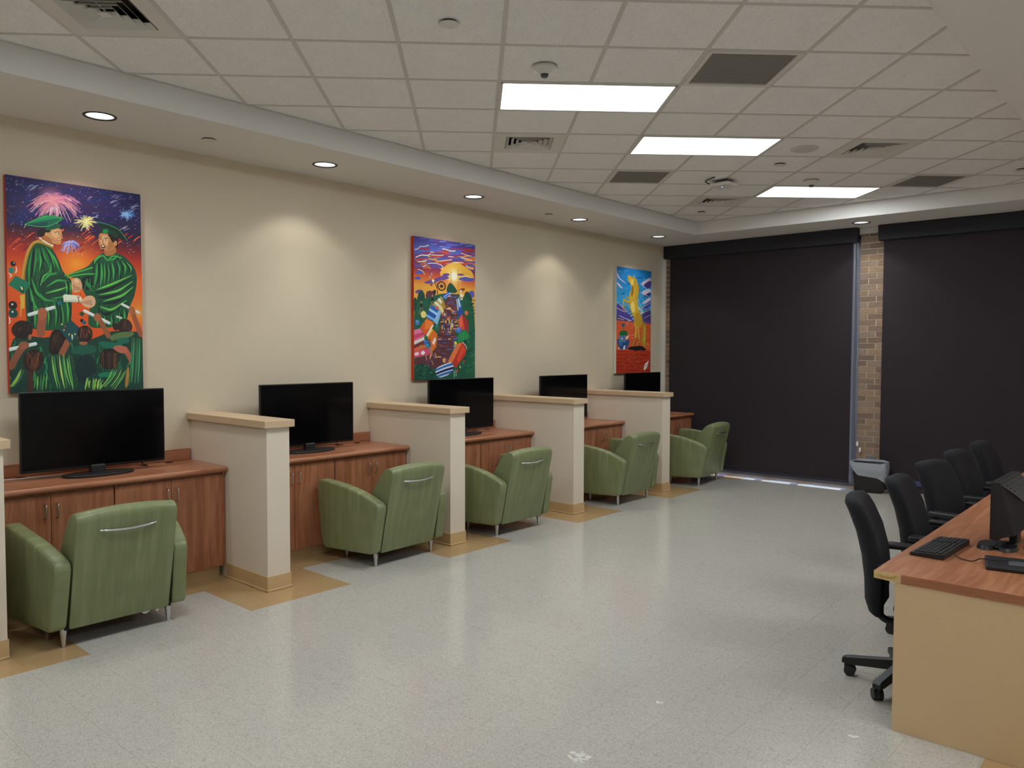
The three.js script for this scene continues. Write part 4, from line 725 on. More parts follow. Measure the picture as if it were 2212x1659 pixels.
function paintCarnival() {
  const p = painter([[160, 103], [778, 200], [790, 1555], [158, 1585]], 640, 1080), { g, c } = p;
  g.fillStyle = p.grad([[0, '#4a3a90'], [0.1, '#5468c8'], [0.16, '#63428a'], [0.22, '#8a2e5c'], [0.27, '#d8562c'], [0.34, '#f0a83c'], [0.42, '#f2b444'], [1, '#0f5840']], 470, 140, 470, 1570); g.fillRect(0, 0, c.width, c.height);
  for (let i = 0; i < 130; i++) { const y = rr(120, 430), x = rr(165, 775), t = (y - 120) / 310, k = t < 0.35 ? ['#5a70d0', '#4c3c94', '#6a4aa0', '#7a8ce0'] : t < 0.6 ? ['#7a3a80', '#a03050', '#5a68c4', '#c84834'] : ['#e0702c', '#c8402c', '#5a60b8', '#f0a040']; p.line(k[Math.floor(rnd() * 4)], rr(10, 26), x, y, x + rr(20, 60), y + rr(-8, 8), x + rr(50, 120), y + rr(-6, 10)); }
  p.fill('#f2b840', 440, 440, 500, 390, 580, 360, 640, 390, 700, 430, 760, 470, 778, 560, 500, 560, 420, 500);
  p.glow([[0, 'rgba(255,250,210,1)'], [0.3, 'rgba(255,236,160,.9)'], [1, 'rgba(245,190,80,0)']], 568, 508, 110); p.dot('#fffbe2', 568, 508, 30, 38);
  for (const q of [[330, 380, 380, 360, 450, 400, 450, 430, 380, 430, 310, 420], [170, 470, 220, 440, 265, 480, 200, 490], [165, 520, 220, 510, 240, 540, 170, 545], [420, 520, 480, 490, 530, 530, 480, 545, 400, 560, 340, 590, 260, 580, 280, 560], [600, 540, 660, 510, 740, 530, 778, 530, 770, 560, 680, 565], [165, 660, 220, 640, 270, 660, 190, 690], [700, 680, 770, 640, 778, 740, 720, 700], [440, 490, 500, 475, 540, 500, 470, 510], [590, 490, 650, 480, 680, 505, 620, 505]]) p.fill(['#5c5cb4', '#6a4c98', '#4f5cc0'][Math.floor(rnd() * 3)], ...q);
  for (const q of [[170, 240, 205, 238, 225, 205, 260, 215, 310, 198], [450, 235, 500, 245, 530, 260, 580, 258], [640, 280, 690, 300, 740, 312], [180, 320, 230, 290, 300, 305, 330, 285], [340, 295, 400, 300, 460, 300], [300, 385, 360, 372, 440, 395, 460, 420, 440, 440], [430, 358, 500, 350, 545, 345], [570, 375, 620, 372, 660, 378], [640, 325, 700, 340, 748, 355], [210, 365, 250, 362, 290, 345], [690, 400, 720, 435, 762, 440], [330, 268, 360, 270], [250, 410, 290, 395], [200, 440, 250, 450, 270, 490], [640, 520, 700, 505, 740, 525], [510, 312, 560, 318]]) p.line('#fbf2cc', rr(7, 12), ...q);
  for (const x of [395, 540, 610]) p.line('#3c3a50', 4, x, x === 610 ? 440 : 460, x + 2, 690);
  p.dot('#20131e', 443, 610, 44, 48); p.dot('#f0a83c', 443, 610, 33, 37); for (let i = 0; i < 8; i++) { const a = i / 8 * Math.PI * 2; p.line('#20131e', 5, 443, 610, 443 + Math.cos(a) * 40, 610 + Math.sin(a) * 44); } p.dot('#20131e', 443, 610, 15);
  p.line('#20131e', 9, 375, 570, 400, 640, 404, 695); p.fill('#2a1c22', 322, 610, 340, 582, 355, 600); p.fill('#5c3040', 275, 700, 310, 650, 345, 660, 385, 655, 385, 700, 340, 745, 290, 740); p.dot('#20131e', 372, 668, 14, 22);
  for (let i = 0; i < 10; i++) p.line(['#7a4050', '#40242e'][i % 2], 5, rr(280, 370), rr(660, 700), rr(280, 380), rr(690, 735)); p.dot('#f4eab8', 357, 555, 13, 16); p.dot('#8cc8a0', 325, 515, 9, 11); p.dot('#88a8e0', 343, 488, 7, 13);
  // hills
  p.fill('#145c40', 158, 760, 230, 740, 330, 720, 450, 680, 560, 690, 640, 690, 700, 730, 778, 770, 800, 1600, 150, 1600); p.fill('#10493a', 195, 720, 215, 655, 250, 655, 275, 700, 270, 760, 190, 770); p.fill('#104838', 158, 730, 180, 720, 200, 780, 170, 870, 155, 860); p.fill('#12503c', 490, 640, 520, 575, 545, 580, 580, 620, 615, 680, 500, 680); p.fill('#10493a', 670, 700, 690, 660, 720, 670, 755, 730, 750, 765, 690, 740); p.fill('#8a4426', 610, 650, 660, 625, 690, 640, 650, 670);
  for (let i = 0; i < 90; i++) { const s = rnd() < 0.4, x = s ? rr(165, 330) : rr(670, 785), y = rr(760, 1500); p.line(['#1c7048', '#0d4436', '#186044', '#0a3a32', '#2a8050'][i % 5], rr(8, 20), x, y, x + rr(10, 40), y - rr(0, 30)); }
  // path with people
  p.fill('#5c3038', 540, 690, 610, 690, 610, 880, 590, 1050, 570, 1230, 500, 1400, 380, 1470, 160, 1440, 160, 1350, 300, 1330, 390, 1230, 420, 1050, 440, 880, 480, 740);
  for (let i = 0; i < 170; i++) { const t = rnd(), y = 700 + t * 640, w = 70 + t * 110, x = 545 - t * 70 + rr(-w, w) * 0.7; p.line(['#8c4028', '#4c5c9c', '#6a3830', '#e8b878', '#3c4478', '#a85838', '#5a70b8', '#3a2430'][Math.floor(rnd() * 8)], rr(6, 14), x, y, x + rr(15, 45), y + rr(-4, 4)); }
  for (let i = 0; i < 40; i++) { const a = rr(0.3, 1.3), r = rr(20, 130); p.line(['#f0c080', '#6a3430', '#4a4a80', '#8c4430'][i % 4], rr(4, 9), 330 - Math.cos(a) * r + 60, 1270 + Math.sin(a) * r, 330 - Math.cos(a) * (r + 40) + 90, 1280 + Math.sin(a) * (r + 40)); }
  for (let i = 0; i < 26; i++) { const x = rr(450, 560), y = rr(870, 1060); p.dot(['#7a98a8', '#e8b040', '#202830', '#5858a0', '#c87850', '#d8c8a0'][i % 6], x, y, rr(5, 10), rr(12, 24)); }
  // tents on the left
  p.fill('#2a58b8', 450, 715, 480, 680, 540, 665, 535, 695, 480, 740, 455, 740); p.line('#dce8f8', 7, 465, 725, 500, 690, 538, 680); p.line('#dce8f8', 5, 480, 738, 510, 710, 538, 692);
  const stripeTent = (col, cols, a, b, d, e, n) => { p.poly(col, ...a, ...b, ...d, ...e); for (let i = 0; i < n; i++) { const t = (i + 0.5) / n; p.line(cols[i % cols.length], 50 / n * 2, a[0] + (b[0] - a[0]) * t, a[1] + (b[1] - a[1]) * t, e[0] + (d[0] - e[0]) * t, e[1] + (d[1] - e[1]) * t); } };
  stripeTent('#d8d0b0', ['#a89040', '#e8e4d0', '#b8a050', '#f0ecdc'], [350, 800], [440, 715], [470, 770], [420, 850], 5); stripeTent('#c8a850', ['#e0d090', '#a88838'], [420, 850], [470, 770], [478, 800], [440, 880], 2);
  stripeTent('#2c6cc0', ['#78b8ec', '#1c4ca0', '#a8d4f4', '#2c60b4'], [285, 925], [345, 800], [415, 850], [365, 970], 4); p.poly('#88b8e8', 365, 970, 415, 850, 440, 880, 400, 1010); p.line('#e8f0f8', 5, 370, 965, 415, 860);
  p.poly('#e05c1c', 225, 1030, 290, 935, 368, 980, 345, 1060, 270, 1115); p.poly('#f08030', 280, 950, 350, 975, 330, 1040, 270, 1050); p.poly('#f0e8dc', 285, 1115, 350, 1000, 362, 1010, 300, 1125); p.poly('#f0c83c', 300, 1125, 345, 1040, 355, 1060, 310, 1140); p.poly('#e0701c', 300, 1140, 360, 1050, 400, 1100, 390, 1230, 330, 1310, 320, 1220);
  p.poly('#e878a0', 158, 1060, 225, 1040, 270, 1125, 160, 1180); p.poly('#d0446c', 160, 1110, 250, 1080, 262, 1110, 160, 1160); p.poly('#f4f0ec', 160, 1180, 265, 1130, 268, 1160, 162, 1212); for (let i = 0; i < 7; i++) p.line('#503040', 4, 172 + i * 12, 1200 - i * 6, 176 + i * 12, 1190 - i * 6);
  p.poly('#7a2c30', 160, 1215, 262, 1165, 262, 1200, 160, 1250); p.poly('#e0643c', 160, 1250, 270, 1205, 290, 1240, 160, 1285); p.poly('#d84a6c', 160, 1280, 320, 1240, 330, 1310, 160, 1350); p.poly('#f0dce0', 165, 1295, 208, 1285, 208, 1320, 165, 1325); p.poly('#f8f0f0', 225, 1300, 250, 1270, 278, 1290, 252, 1320); p.poly('#f0e0dc', 345, 1190, 375, 1130, 388, 1160, 365, 1215);
  p.fill('#385890', 308, 1180, 330, 1165, 340, 1230, 315, 1240); p.line('#6888a8', 12, 318, 1235, 320, 1290); p.line('#6888a8', 10, 330, 1235, 345, 1285); p.dot('#40241a', 318, 1160, 9, 11); p.fill('#c8803c', 210, 1240, 230, 1210, 250, 1215, 225, 1255);
  // tents on the right
  stripeTent('#d8c070', ['#f0e8c0', '#a89040', '#e8e0c8'], [625, 740], [640, 685], [660, 700], [650, 745], 4); stripeTent('#78a8d8', ['#d8e8f4', '#2c64b0', '#b8d8ee'], [597, 750], [630, 735], [648, 810], [610, 850], 5); p.poly('#1c4ca8', 612, 860, 632, 810, 668, 880, 615, 925);
  p.poly('#d84c34', 612, 960, 650, 890, 690, 930, 680, 1050, 640, 1060, 620, 1040); p.poly('#a02c28', 650, 890, 715, 960, 718, 1085, 685, 1050); p.poly('#e86850', 620, 960, 648, 905, 660, 1000, 640, 1040);
  p.poly('#1c8c4c', 610, 1110, 680, 1050, 732, 1110, 715, 1150, 610, 1190); for (let i = 0; i < 7; i++) p.line(i % 2 ? '#34b060' : '#14703c', 8, 680 + rr(-5, 5), 1060, 620 + i * 16, 1165 + rr(-15, 10)); p.fill('#0a3a44', 670, 1160, 705, 1150, 700, 1190, 680, 1200);
  p.poly('#e87840', 505, 1390, 600, 1200, 660, 1180, 555, 1395); p.poly('#c43020', 555, 1395, 660, 1180, 700, 1250, 690, 1310, 590, 1455); p.poly('#e04830', 600, 1360, 660, 1210, 690, 1260, 620, 1390); p.line('#e8e8dc', 8, 662, 1182, 702, 1225, 700, 1250);
  const st = [370, 1470, 440, 1420, 510, 1390, 556, 1390, 580, 1460, 500, 1540, 400, 1560]; p.fill('#1c3478', ...st); p.clipTo(st, () => { for (let i = 0; i < 8; i++) p.line(['#dce6f4', '#3c78c8', '#e8eef8', '#14245c'][i % 4], rr(11, 18), 365 + i * 6, 1470 + i * 15, 450 + i * 8, 1425 + i * 16, 570 + i * 3, 1385 + i * 20); });
  for (let i = 0; i < 7; i++) p.poly(['#c84030', '#1c2c48', '#c8c840', '#20407c', '#2c8c4c'][i % 5], 600 + i * 14, 1480 - i * 20, 614 + i * 14, 1460 - i * 20, 620 + i * 13, 1478 - i * 20, 608 + i * 13, 1498 - i * 20);
  p.line('#dce8d8', 7, 575, 1480, 576, 1552); p.line('#dce8d8', 7, 592, 1470, 596, 1535);
  // bushes, balloons, runners
  p.fill('#124c3c', 156, 1450, 220, 1405, 290, 1420, 350, 1470, 400, 1530, 400, 1600, 150, 1600); for (let i = 0; i < 26; i++) { const x = rr(165, 380), y = rr(1430, 1570); p.line(['#2a7c54', '#0a3438', '#1c6448'][i % 3], rr(8, 16), x, y, x + rr(8, 24), y - rr(4, 16)); }
  for (const [x, y, r, k] of [[258, 898, 29, '#e8d878'], [196, 980, 23, '#3c84c8'], [620, 1055, 26, '#4c78d0'], [697, 882, 18, '#e05c48'], [588, 1190, 14, '#f0d840'], [582, 1222, 11, '#6cb0e0'], [282, 1185, 22, '#2c68c0'], [298, 1220, 16, '#24949c'], [280, 1135, 16, '#1c6c3c'], [640, 660, 10, '#dce4f4'], [475, 1372, 20, '#e0b050'], [490, 1368, 14, '#b04c70'], [396, 830, 14, '#e0584c'], [400, 1030, 22, '#1c6c48']]) { p.dot(k, x, y, r, r * 1.25); p.dot('rgba(255,255,255,.45)', x - r * 0.3, y - r * 0.45, r * 0.3); }
  for (const [x, y] of [[235, 820], [350, 755]]) { p.dot('#c08858', x, y - 48, 8, 10); p.fill('#181818', x - 14, y - 30, x + 12, y - 34, x + 16, y + 5, x - 12, y + 8); p.line('#c08858', 7, x - 4, y + 8, x - 14, y + 50, x - 26, y + 76); p.line('#c08858', 7, x + 8, y + 6, x + 18, y + 30); }
  return p.tex();
}
function paintHorse() {
  const p = painter([[197, 112], [640, 165], [658, 1500], [190, 1530]], 560, 960), { g, c } = p;
  g.fillStyle = p.grad([[0, '#1c7cc8'], [0.2, '#2c98dc'], [0.36, '#48b0e0'], [0.48, '#4c4888'], [0.53, '#7a4c78'], [0.56, '#e0683c'], [0.75, '#d85c34'], [1, '#b83018']], 420, 130, 420, 1510); g.fillRect(0, 0, c.width, c.height);
  for (let i = 0; i < 70; i++) { const x = rr(200, 640), y = rr(130, 640); p.line(['#1c88d4', '#48b0e8', '#1464b4', '#2c9ce0'][i % 4], rr(8, 22), x, y, x + rr(20, 60), y - rr(-10, 30)); }
  for (let i = 0; i < 26; i++) { const a = rr(-0.7, 1.1), r = rr(60, 240); p.line(['#8ccce8', '#c0e0e4', '#e8e4b0'][i % 3], rr(4, 10), 545, 690, 545 - Math.cos(a) * r, 690 - Math.sin(a) * r * 1.2); }
  for (const q of [[200, 170, 225, 250, 280, 290, 325, 330, 270, 300, 200, 250], [198, 300, 240, 340, 285, 395, 240, 380, 200, 340], [640, 230, 560, 280, 500, 320, 560, 350, 640, 300], [640, 380, 570, 390, 505, 435, 580, 470, 640, 450], [640, 480, 560, 530, 520, 590, 600, 560, 640, 540]]) p.fill('#dcd4ec', ...q);
  for (const q of [[640, 270, 570, 310, 540, 340, 590, 390, 640, 360], [640, 420, 580, 450, 540, 490, 600, 480, 640, 470], [640, 520, 570, 590, 530, 640, 600, 640, 640, 600], [640, 620, 560, 680, 530, 760, 640, 800], [195, 560, 240, 600, 300, 660, 380, 740, 420, 800, 300, 790, 195, 740]]) p.fill(['#3c3c88', '#483c84', '#5048a0'][Math.floor(rnd() * 3)], ...q);
  for (const q of [[500, 320, 540, 355, 580, 380], [505, 435, 560, 465, 610, 478], [520, 640, 570, 600, 640, 560], [200, 560, 260, 620, 340, 690], [540, 700, 590, 670, 640, 650], [560, 760, 600, 740, 640, 720], [200, 640, 250, 670, 320, 690], [230, 740, 300, 770, 380, 800], [210, 775, 290, 790]]) p.line(['#e4d8ee', '#f0c8b0'][Math.floor(rnd() * 2)], rr(5, 10), ...q);
  p.poly('#dc6034', 190, 800, 400, 820, 655, 840, 660, 1210, 190, 1200); for (let i = 0; i < 50; i++) { const x = rr(195, 640), y = rr(830, 1180); p.line(['#e8805c', '#c84c28', '#f0a080', '#e07040', '#b84424'][i % 5], rr(6, 14), x, y, x + rr(10, 30), y - rr(0, 14), x + rr(30, 70), y + rr(-16, 10)); }
  // rearing horse
  const hide = '#d8b038', shade = '#9c7420', lite = '#f4dc70';
  p.fill('#b08828', 540, 800, 575, 830, 595, 900, 580, 1000, 600, 1150, 545, 1140, 515, 1080, 540, 980, 545, 880); for (let i = 0; i < 18; i++) p.line([lite, shade, hide][i % 3], 5, 555 + rr(-15, 25), rr(830, 900), 550 + rr(-15, 35), 1000, 555 + rr(-30, 35), rr(1060, 1140));
  p.fill(hide, 345, 210, 375, 235, 420, 235, 440, 270, 470, 330, 490, 400, 470, 480, 470, 600, 490, 680, 530, 740, 545, 820, 520, 880, 480, 900, 440, 890, 425, 830, 430, 770, 400, 720, 370, 640, 360, 560, 355, 480, 385, 400, 385, 350, 370, 320, 340, 290, 335, 250);
  p.fill('#c49a2c', 440, 700, 500, 690, 545, 790, 535, 860, 480, 900, 440, 870, 430, 800); p.fill(lite, 385, 560, 420, 540, 440, 640, 430, 700, 400, 690, 380, 630); p.fill(lite, 380, 270, 405, 260, 415, 320, 395, 350, 378, 330); p.fill(shade, 390, 360, 410, 340, 420, 420, 395, 500, 380, 470);
  p.fill('#b88c24', 430, 240, 460, 300, 490, 360, 485, 460, 455, 560, 440, 500, 450, 400, 425, 300); for (let i = 0; i < 16; i++) p.line([lite, shade, '#e8c850'][i % 3], 4, 440 + rr(-8, 14), rr(250, 340), 465 + rr(-12, 18), 400, 455 + rr(-12, 14), rr(470, 550));
  p.line('#2c1c0c', 5, 338, 262, 352, 268); p.dot('#2c1c0c', 395, 252, 6); p.line('#e8d060', 10, 418, 235, 424, 210); p.line('#7c5818', 6, 370, 640, 400, 720, 430, 770);
  p.line(hide, 34, 380, 560, 340, 560, 290, 530); p.line(hide, 22, 288, 530, 278, 590, 282, 660); p.line(shade, 7, 380, 578, 340, 578, 300, 550); p.line('#c49c30', 24, 370, 530, 330, 490, 320, 500); p.line('#a88024', 16, 340, 560, 320, 610, 300, 630); p.line('#3c2810', 9, 282, 645, 280, 668);
  p.line(hide, 42, 460, 880, 455, 960, 455, 1030); p.line('#b48c28', 30, 455, 1030, 425, 1100, 400, 1150); p.line(hide, 36, 485, 900, 490, 980, 500, 1050); p.line('#b48c28', 26, 505, 1040, 490, 1090, 480, 1140); p.line('#2c1c10', 8, 470, 1050, 440, 1110, 420, 1150); p.line('#2c1c10', 7, 515, 1060, 500, 1110, 495, 1140); p.line(lite, 6, 445, 900, 440, 980, 440, 1020);
  p.fill('#1c1a20', 330, 1195, 370, 1150, 440, 1145, 520, 1130, 570, 1155, 605, 1200, 480, 1205);
  // seated reader in a cap and green shirt with a laptop
  p.fill('#28548c', 200, 1060, 225, 1040, 290, 1100, 350, 1040, 372, 1070, 350, 1150, 330, 1195, 240, 1195, 205, 1110); p.fill('#3c74b4', 210, 1070, 230, 1060, 280, 1110, 265, 1150, 230, 1130); p.fill('#e8dcdc', 290, 1140, 320, 1130, 310, 1195, 280, 1195); p.fill('#d8ccd0', 225, 1160, 240, 1165, 240, 1195, 222, 1195);
  p.fill('#146c3c', 230, 960, 260, 940, 320, 935, 345, 960, 340, 1010, 235, 1010); p.fill('#a8704c', 268, 890, 298, 890, 300, 930, 285, 945, 268, 930); p.fill('#1c6080', 262, 880, 266, 845, 285, 835, 304, 850, 305, 885, 285, 892);
  p.poly('#5c84a8', 228, 1005, 312, 1000, 318, 1090, 238, 1092); p.dot('#e8f0f4', 268, 1045, 7, 13); p.fill('#f0d8cc', 318, 1020, 350, 1000, 370, 1000, 345, 1030, 345, 1055, 320, 1055);
  // painted brick wall
  p.poly('#b8341c', 188, 1200, 660, 1208, 660, 1510, 186, 1535); for (let r = 0; r < 6; r++) { const y = 1215 + r * 54; p.line('#d8623c', 4, 192, y + 22, 420, y + 20, 655, y + 14); for (let k = 0; k < 4; k++) p.line('#d8623c', 3.5, 240 + k * 130 + (r % 2) * 60, y - 28, 240 + k * 130 + (r % 2) * 60, y + 18); for (let k = 0; k < 12; k++) { const x = rr(195, 640); p.line(['#c84424', '#a42c18', '#d0502c'][k % 3], rr(8, 20), x, y + rr(-22, 10), x + rr(20, 60), y + rr(-22, 10)); } }
  p.fill('#f0e8e4', 562, 1475, 570, 1410, 585, 1365, 605, 1360, 635, 1320, 622, 1380, 618, 1420, 595, 1455); p.line('#7c2c34', 5, 585, 1400, 600, 1390, 605, 1420); p.line('#33466c', 4, 600, 1410, 612, 1400);
  return p.tex();
}
[[paintGraduation, -1.727, -2.637, 'large painting of two graduates in green gowns shaking hands under fireworks', rgb(206, 60, 28)], [paintCarnival, -5.428, -6.342, 'painting of a winding carnival street with coloured tents under an orange sunset', rgb(206, 60, 22)], [paintHorse, -9.187, -10.1, 'painting of a golden rearing horse above a red brick wall', rgb(222, 218, 208)]].forEach(([fn, za, zb, label, edge]) => {
  const o = thing('painting', label, 'painting', [0, 2.213, (za + zb) / 2]), w = za - zb, h = 1.507;
  part(o, 'canvas_frame', box(0.004, 0.0445, -h / 2, h / 2, -w / 2, w / 2), std({ color: edge, roughness: 0.7 }), 'painted canvas edge');
  const g = new THREE.PlaneGeometry(w, h).rotateY(Math.PI / 2).translate(0.0452, 0, 0);
  part(o, 'picture', g, std({ map: fn(), roughness: 0.55, bumpMap: wallBump, bumpScale: 0.0004 }));
});

// ---------------------------------------------------------------- computer desk with its things
const DY = 0.737;
{
  const o = thing('computer_desk', 'long wood-topped computer desk with a tan end panel and a chipped corner', 'desk', [0, 0, 0]);
  const x0 = 5.104, x1 = 6.55, z1 = -3.84, z0 = -9.1, t = 0.034;
  wide(o, 'desktop', rbox(x0, x1, DY - t, DY, z0, z1, 0.0025, 1), M.desktop, 'z', 1.0);
  wide(o, 'edge_band', box(x0 + 0.118, x1, DY - t - 0.008, DY - 0.001, z1 - 0.02, z1 + 0.0025), M.desktop, 'x', 1.0);
  const raw = new THREE.Shape([[0, -0.034], [0.112, -0.040], [0.118, -0.0315], [0.119, 0], [0, 0]].map(([a, b]) => new THREE.Vector2(a, b)));
  wide(o, 'bare_corner', new THREE.ExtrudeGeometry(raw, { depth: 0.014, bevelEnabled: false }).translate(x0, DY - 0.0015, z1 - 0.0125), M.rawWood, 'x', 0.3, 'pale bare wood where the edge band broke off');
  const chip = new THREE.Shape(); chip.moveTo(0.014, -0.014); chip.quadraticCurveTo(0.05, -0.028, 0.1, -0.01); chip.lineTo(0.098, -0.014); chip.quadraticCurveTo(0.06, -0.03, 0.05, -0.024); chip.quadraticCurveTo(0.03, -0.024, 0.014, -0.014);
  part(o, 'splinter', new THREE.ExtrudeGeometry(chip, { depth: 0.003, bevelEnabled: false }).translate(x0, DY - 0.0015, z1 + 0.0012), std({ color: rgb(190, 140, 70), roughness: 0.8 }), 'torn wood splinter');
  part(o, 'end_panel', uvBox(box(5.195, x1 - 0.09, 0.001, DY - t, z1 - 0.02, z1 - 0.002), 'y', 0.5), M.deskPanel, 'tan end panel');
  part(o, 'end_panel', uvBox(box(5.195, x1 - 0.09, 0.001, DY - t, z0 + 0.02, z0 + 0.045), 'y', 0.5), M.deskPanel);
  part(o, 'modesty_panel', uvBox(box(5.815, 5.84, 0.02, DY - t, z0 + 0.045, z1 - 0.02), 'y', 0.5), M.deskPanel);
}
{
  const o = thing('keyboard', 'black computer keyboard near the chipped desk corner', 'keyboard', [5.24, DY, -4.47], -0.05 + Math.PI / 2);
  // length along local x
  const s = new THREE.Shape([[-0.077, 0.004], [-0.074, 0.0], [0.077, 0.0], [0.079, 0.01], [0.076, 0.024], [-0.07, 0.014]].map(([a, b]) => new THREE.Vector2(a, b)));
  part(o, 'case', new THREE.ExtrudeGeometry(s, { depth: 0.45, bevelEnabled: true, bevelSize: 0.002, bevelThickness: 0.002, bevelSegments: 2 }).rotateY(-Math.PI / 2).translate(0.225, 0.003, 0), M.blackPlastic);
  const keys = []; for (let r = 0; r < 6; r++) for (let k = 0; k < 22; k++) { if (k === 14 || k === 18 && r < 1) continue; const z = -0.058 + r * 0.0205 + (r > 4 ? 0.005 : 0), y = 0.0165 + (z + 0.07) / 0.146 * 0.0105; keys.push(rbox(-0.214 + k * 0.0195, -0.214 + k * 0.0195 + 0.0165, y, y + 0.008, z, z + 0.0165, 0.002, 1)); }
  const km = part(o, 'keys', merge(keys), M.deepPlastic, 'rows of black keys'); km.userData.kind = 'stuff';
  part(o, 'leds', rbox(0.17, 0.215, 0.0292, 0.0305, 0.062, 0.07, 0.0004, 1), M.greyPlastic);
  o.updateMatrixWorld();
  const W = (x, y, z) => o.worldToLocal(V(x, y, z)).toArray();
  part(o, 'cable', tube([W(5.325, DY + 0.014, -4.36), W(5.36, DY + 0.005, -4.33), W(5.42, DY + 0.006, -4.305), W(5.455, DY + 0.025, -4.30), W(5.5, DY + 0.0275, -4.30), W(5.56, DY + 0.028, -4.34), W(5.68, DY + 0.0285, -4.42), W(5.76, DY + 0.02, -4.46), W(5.9, DY + 0.006, -4.5)], 0.0028, 60, 6), M.cable, 'black keyboard cable');
}
{ // monitor: screen towards the chairs (-x), back to the room
  const o = thing('computer_monitor', 'black computer monitor seen from behind, standing on the desk', 'monitor', [5.47, DY, -4.86], -0.02);
  part(o, 'screen_frame', merge([rbox(-0.03, 0.015, 0.06, 0.36, -0.255, 0.255, 0.006, 2)]), M.blackPlastic);
  part(o, 'screen', box(-0.0315, -0.029, 0.08, 0.345, -0.24, 0.24), M.screen);
  // tapered back casing
  const fr = [[0.012, 0.35, 0.25], [0.075, 0.30, 0.225], [0.115, 0.25, 0.17], [0.118, 0.13, 0.17], [0.075, 0.09, 0.225], [0.012, 0.07, 0.25]];
  const v = [], f = []; for (const s of [-1, 1]) fr.forEach(([x, y, z]) => v.push(x, y, s * z)); const n = fr.length; for (let i = 0; i < n; i++) { const j = (i + 1) % n; f.push(i, j, n + j, i, n + j, n + i); } for (let i = 1; i < n - 1; i++) { f.push(0, i + 1, i, n, n + i, n + i + 1); }
  const bgm = new THREE.BufferGeometry(); bgm.setAttribute('position', new THREE.Float32BufferAttribute(v, 3)); bgm.setIndex(f); part(o, 'back_casing', creased(bgm, 0.3), M.blackPlastic);
  for (let i = 0; i < 3; i++) part(o, 'vent_slot', box(-0.004, 0.004, -0.0015, 0.0015, -0.18, 0.18).rotateZ(-0.68).translate(0.03 + i * 0.016, 0.3385 - i * 0.0128, 0), M.deepPlastic);
  part(o, 'stand_post', rbox(0.02, 0.06, 0.01, 0.2, -0.05, 0.05, 0.01, 2), M.deepPlastic);
  part(o, 'stand_foot', merge([new THREE.CylinderGeometry(0.052, 0.06, 0.022, 40).scale(0.8, 1, 1.5).translate(-0.055, 0.012, 0.16), new THREE.CylinderGeometry(0.05, 0.058, 0.018, 40).scale(0.8, 1, 1.5).translate(0.035, 0.01, 0.15), rbox(-0.06, 0.06, 0.004, 0.02, 0.03, 0.2, 0.007, 3)]), M.blackPlastic, 'oval black foot');
  part(o, 'cable', merge([tube([[0.105, 0.14, 0.12], [0.125, 0.09, 0.15], [0.115, 0.034, 0.2], [0.14, 0.01, 0.24], [0.22, 0.012, 0.16], [0.26, 0.02, 0.1]], 0.0035, 40, 6), tube([[0.105, 0.14, 0.08], [0.145, 0.1, 0.1], [0.18, 0.075, 0.1], [0.26, 0.06, 0.06]], 0.0045, 30, 6)]), M.cable, 'black monitor cables');
}
{
  const o = thing('docking_tray', 'flat black device with a grey inset beside the monitor on the desk', 'device', [5.585, DY, -4.33], 0.2);
  part(o, 'plate', rbox(-0.115, 0.13, 0.0, 0.02, -0.12, 0.115, 0.007, 3), M.blackPlastic);
  part(o, 'inset', rbox(-0.02, 0.08, 0.0195, 0.022, -0.05, 0.05, 0.001, 1), M.greyPlastic, 'smooth grey inset');
}

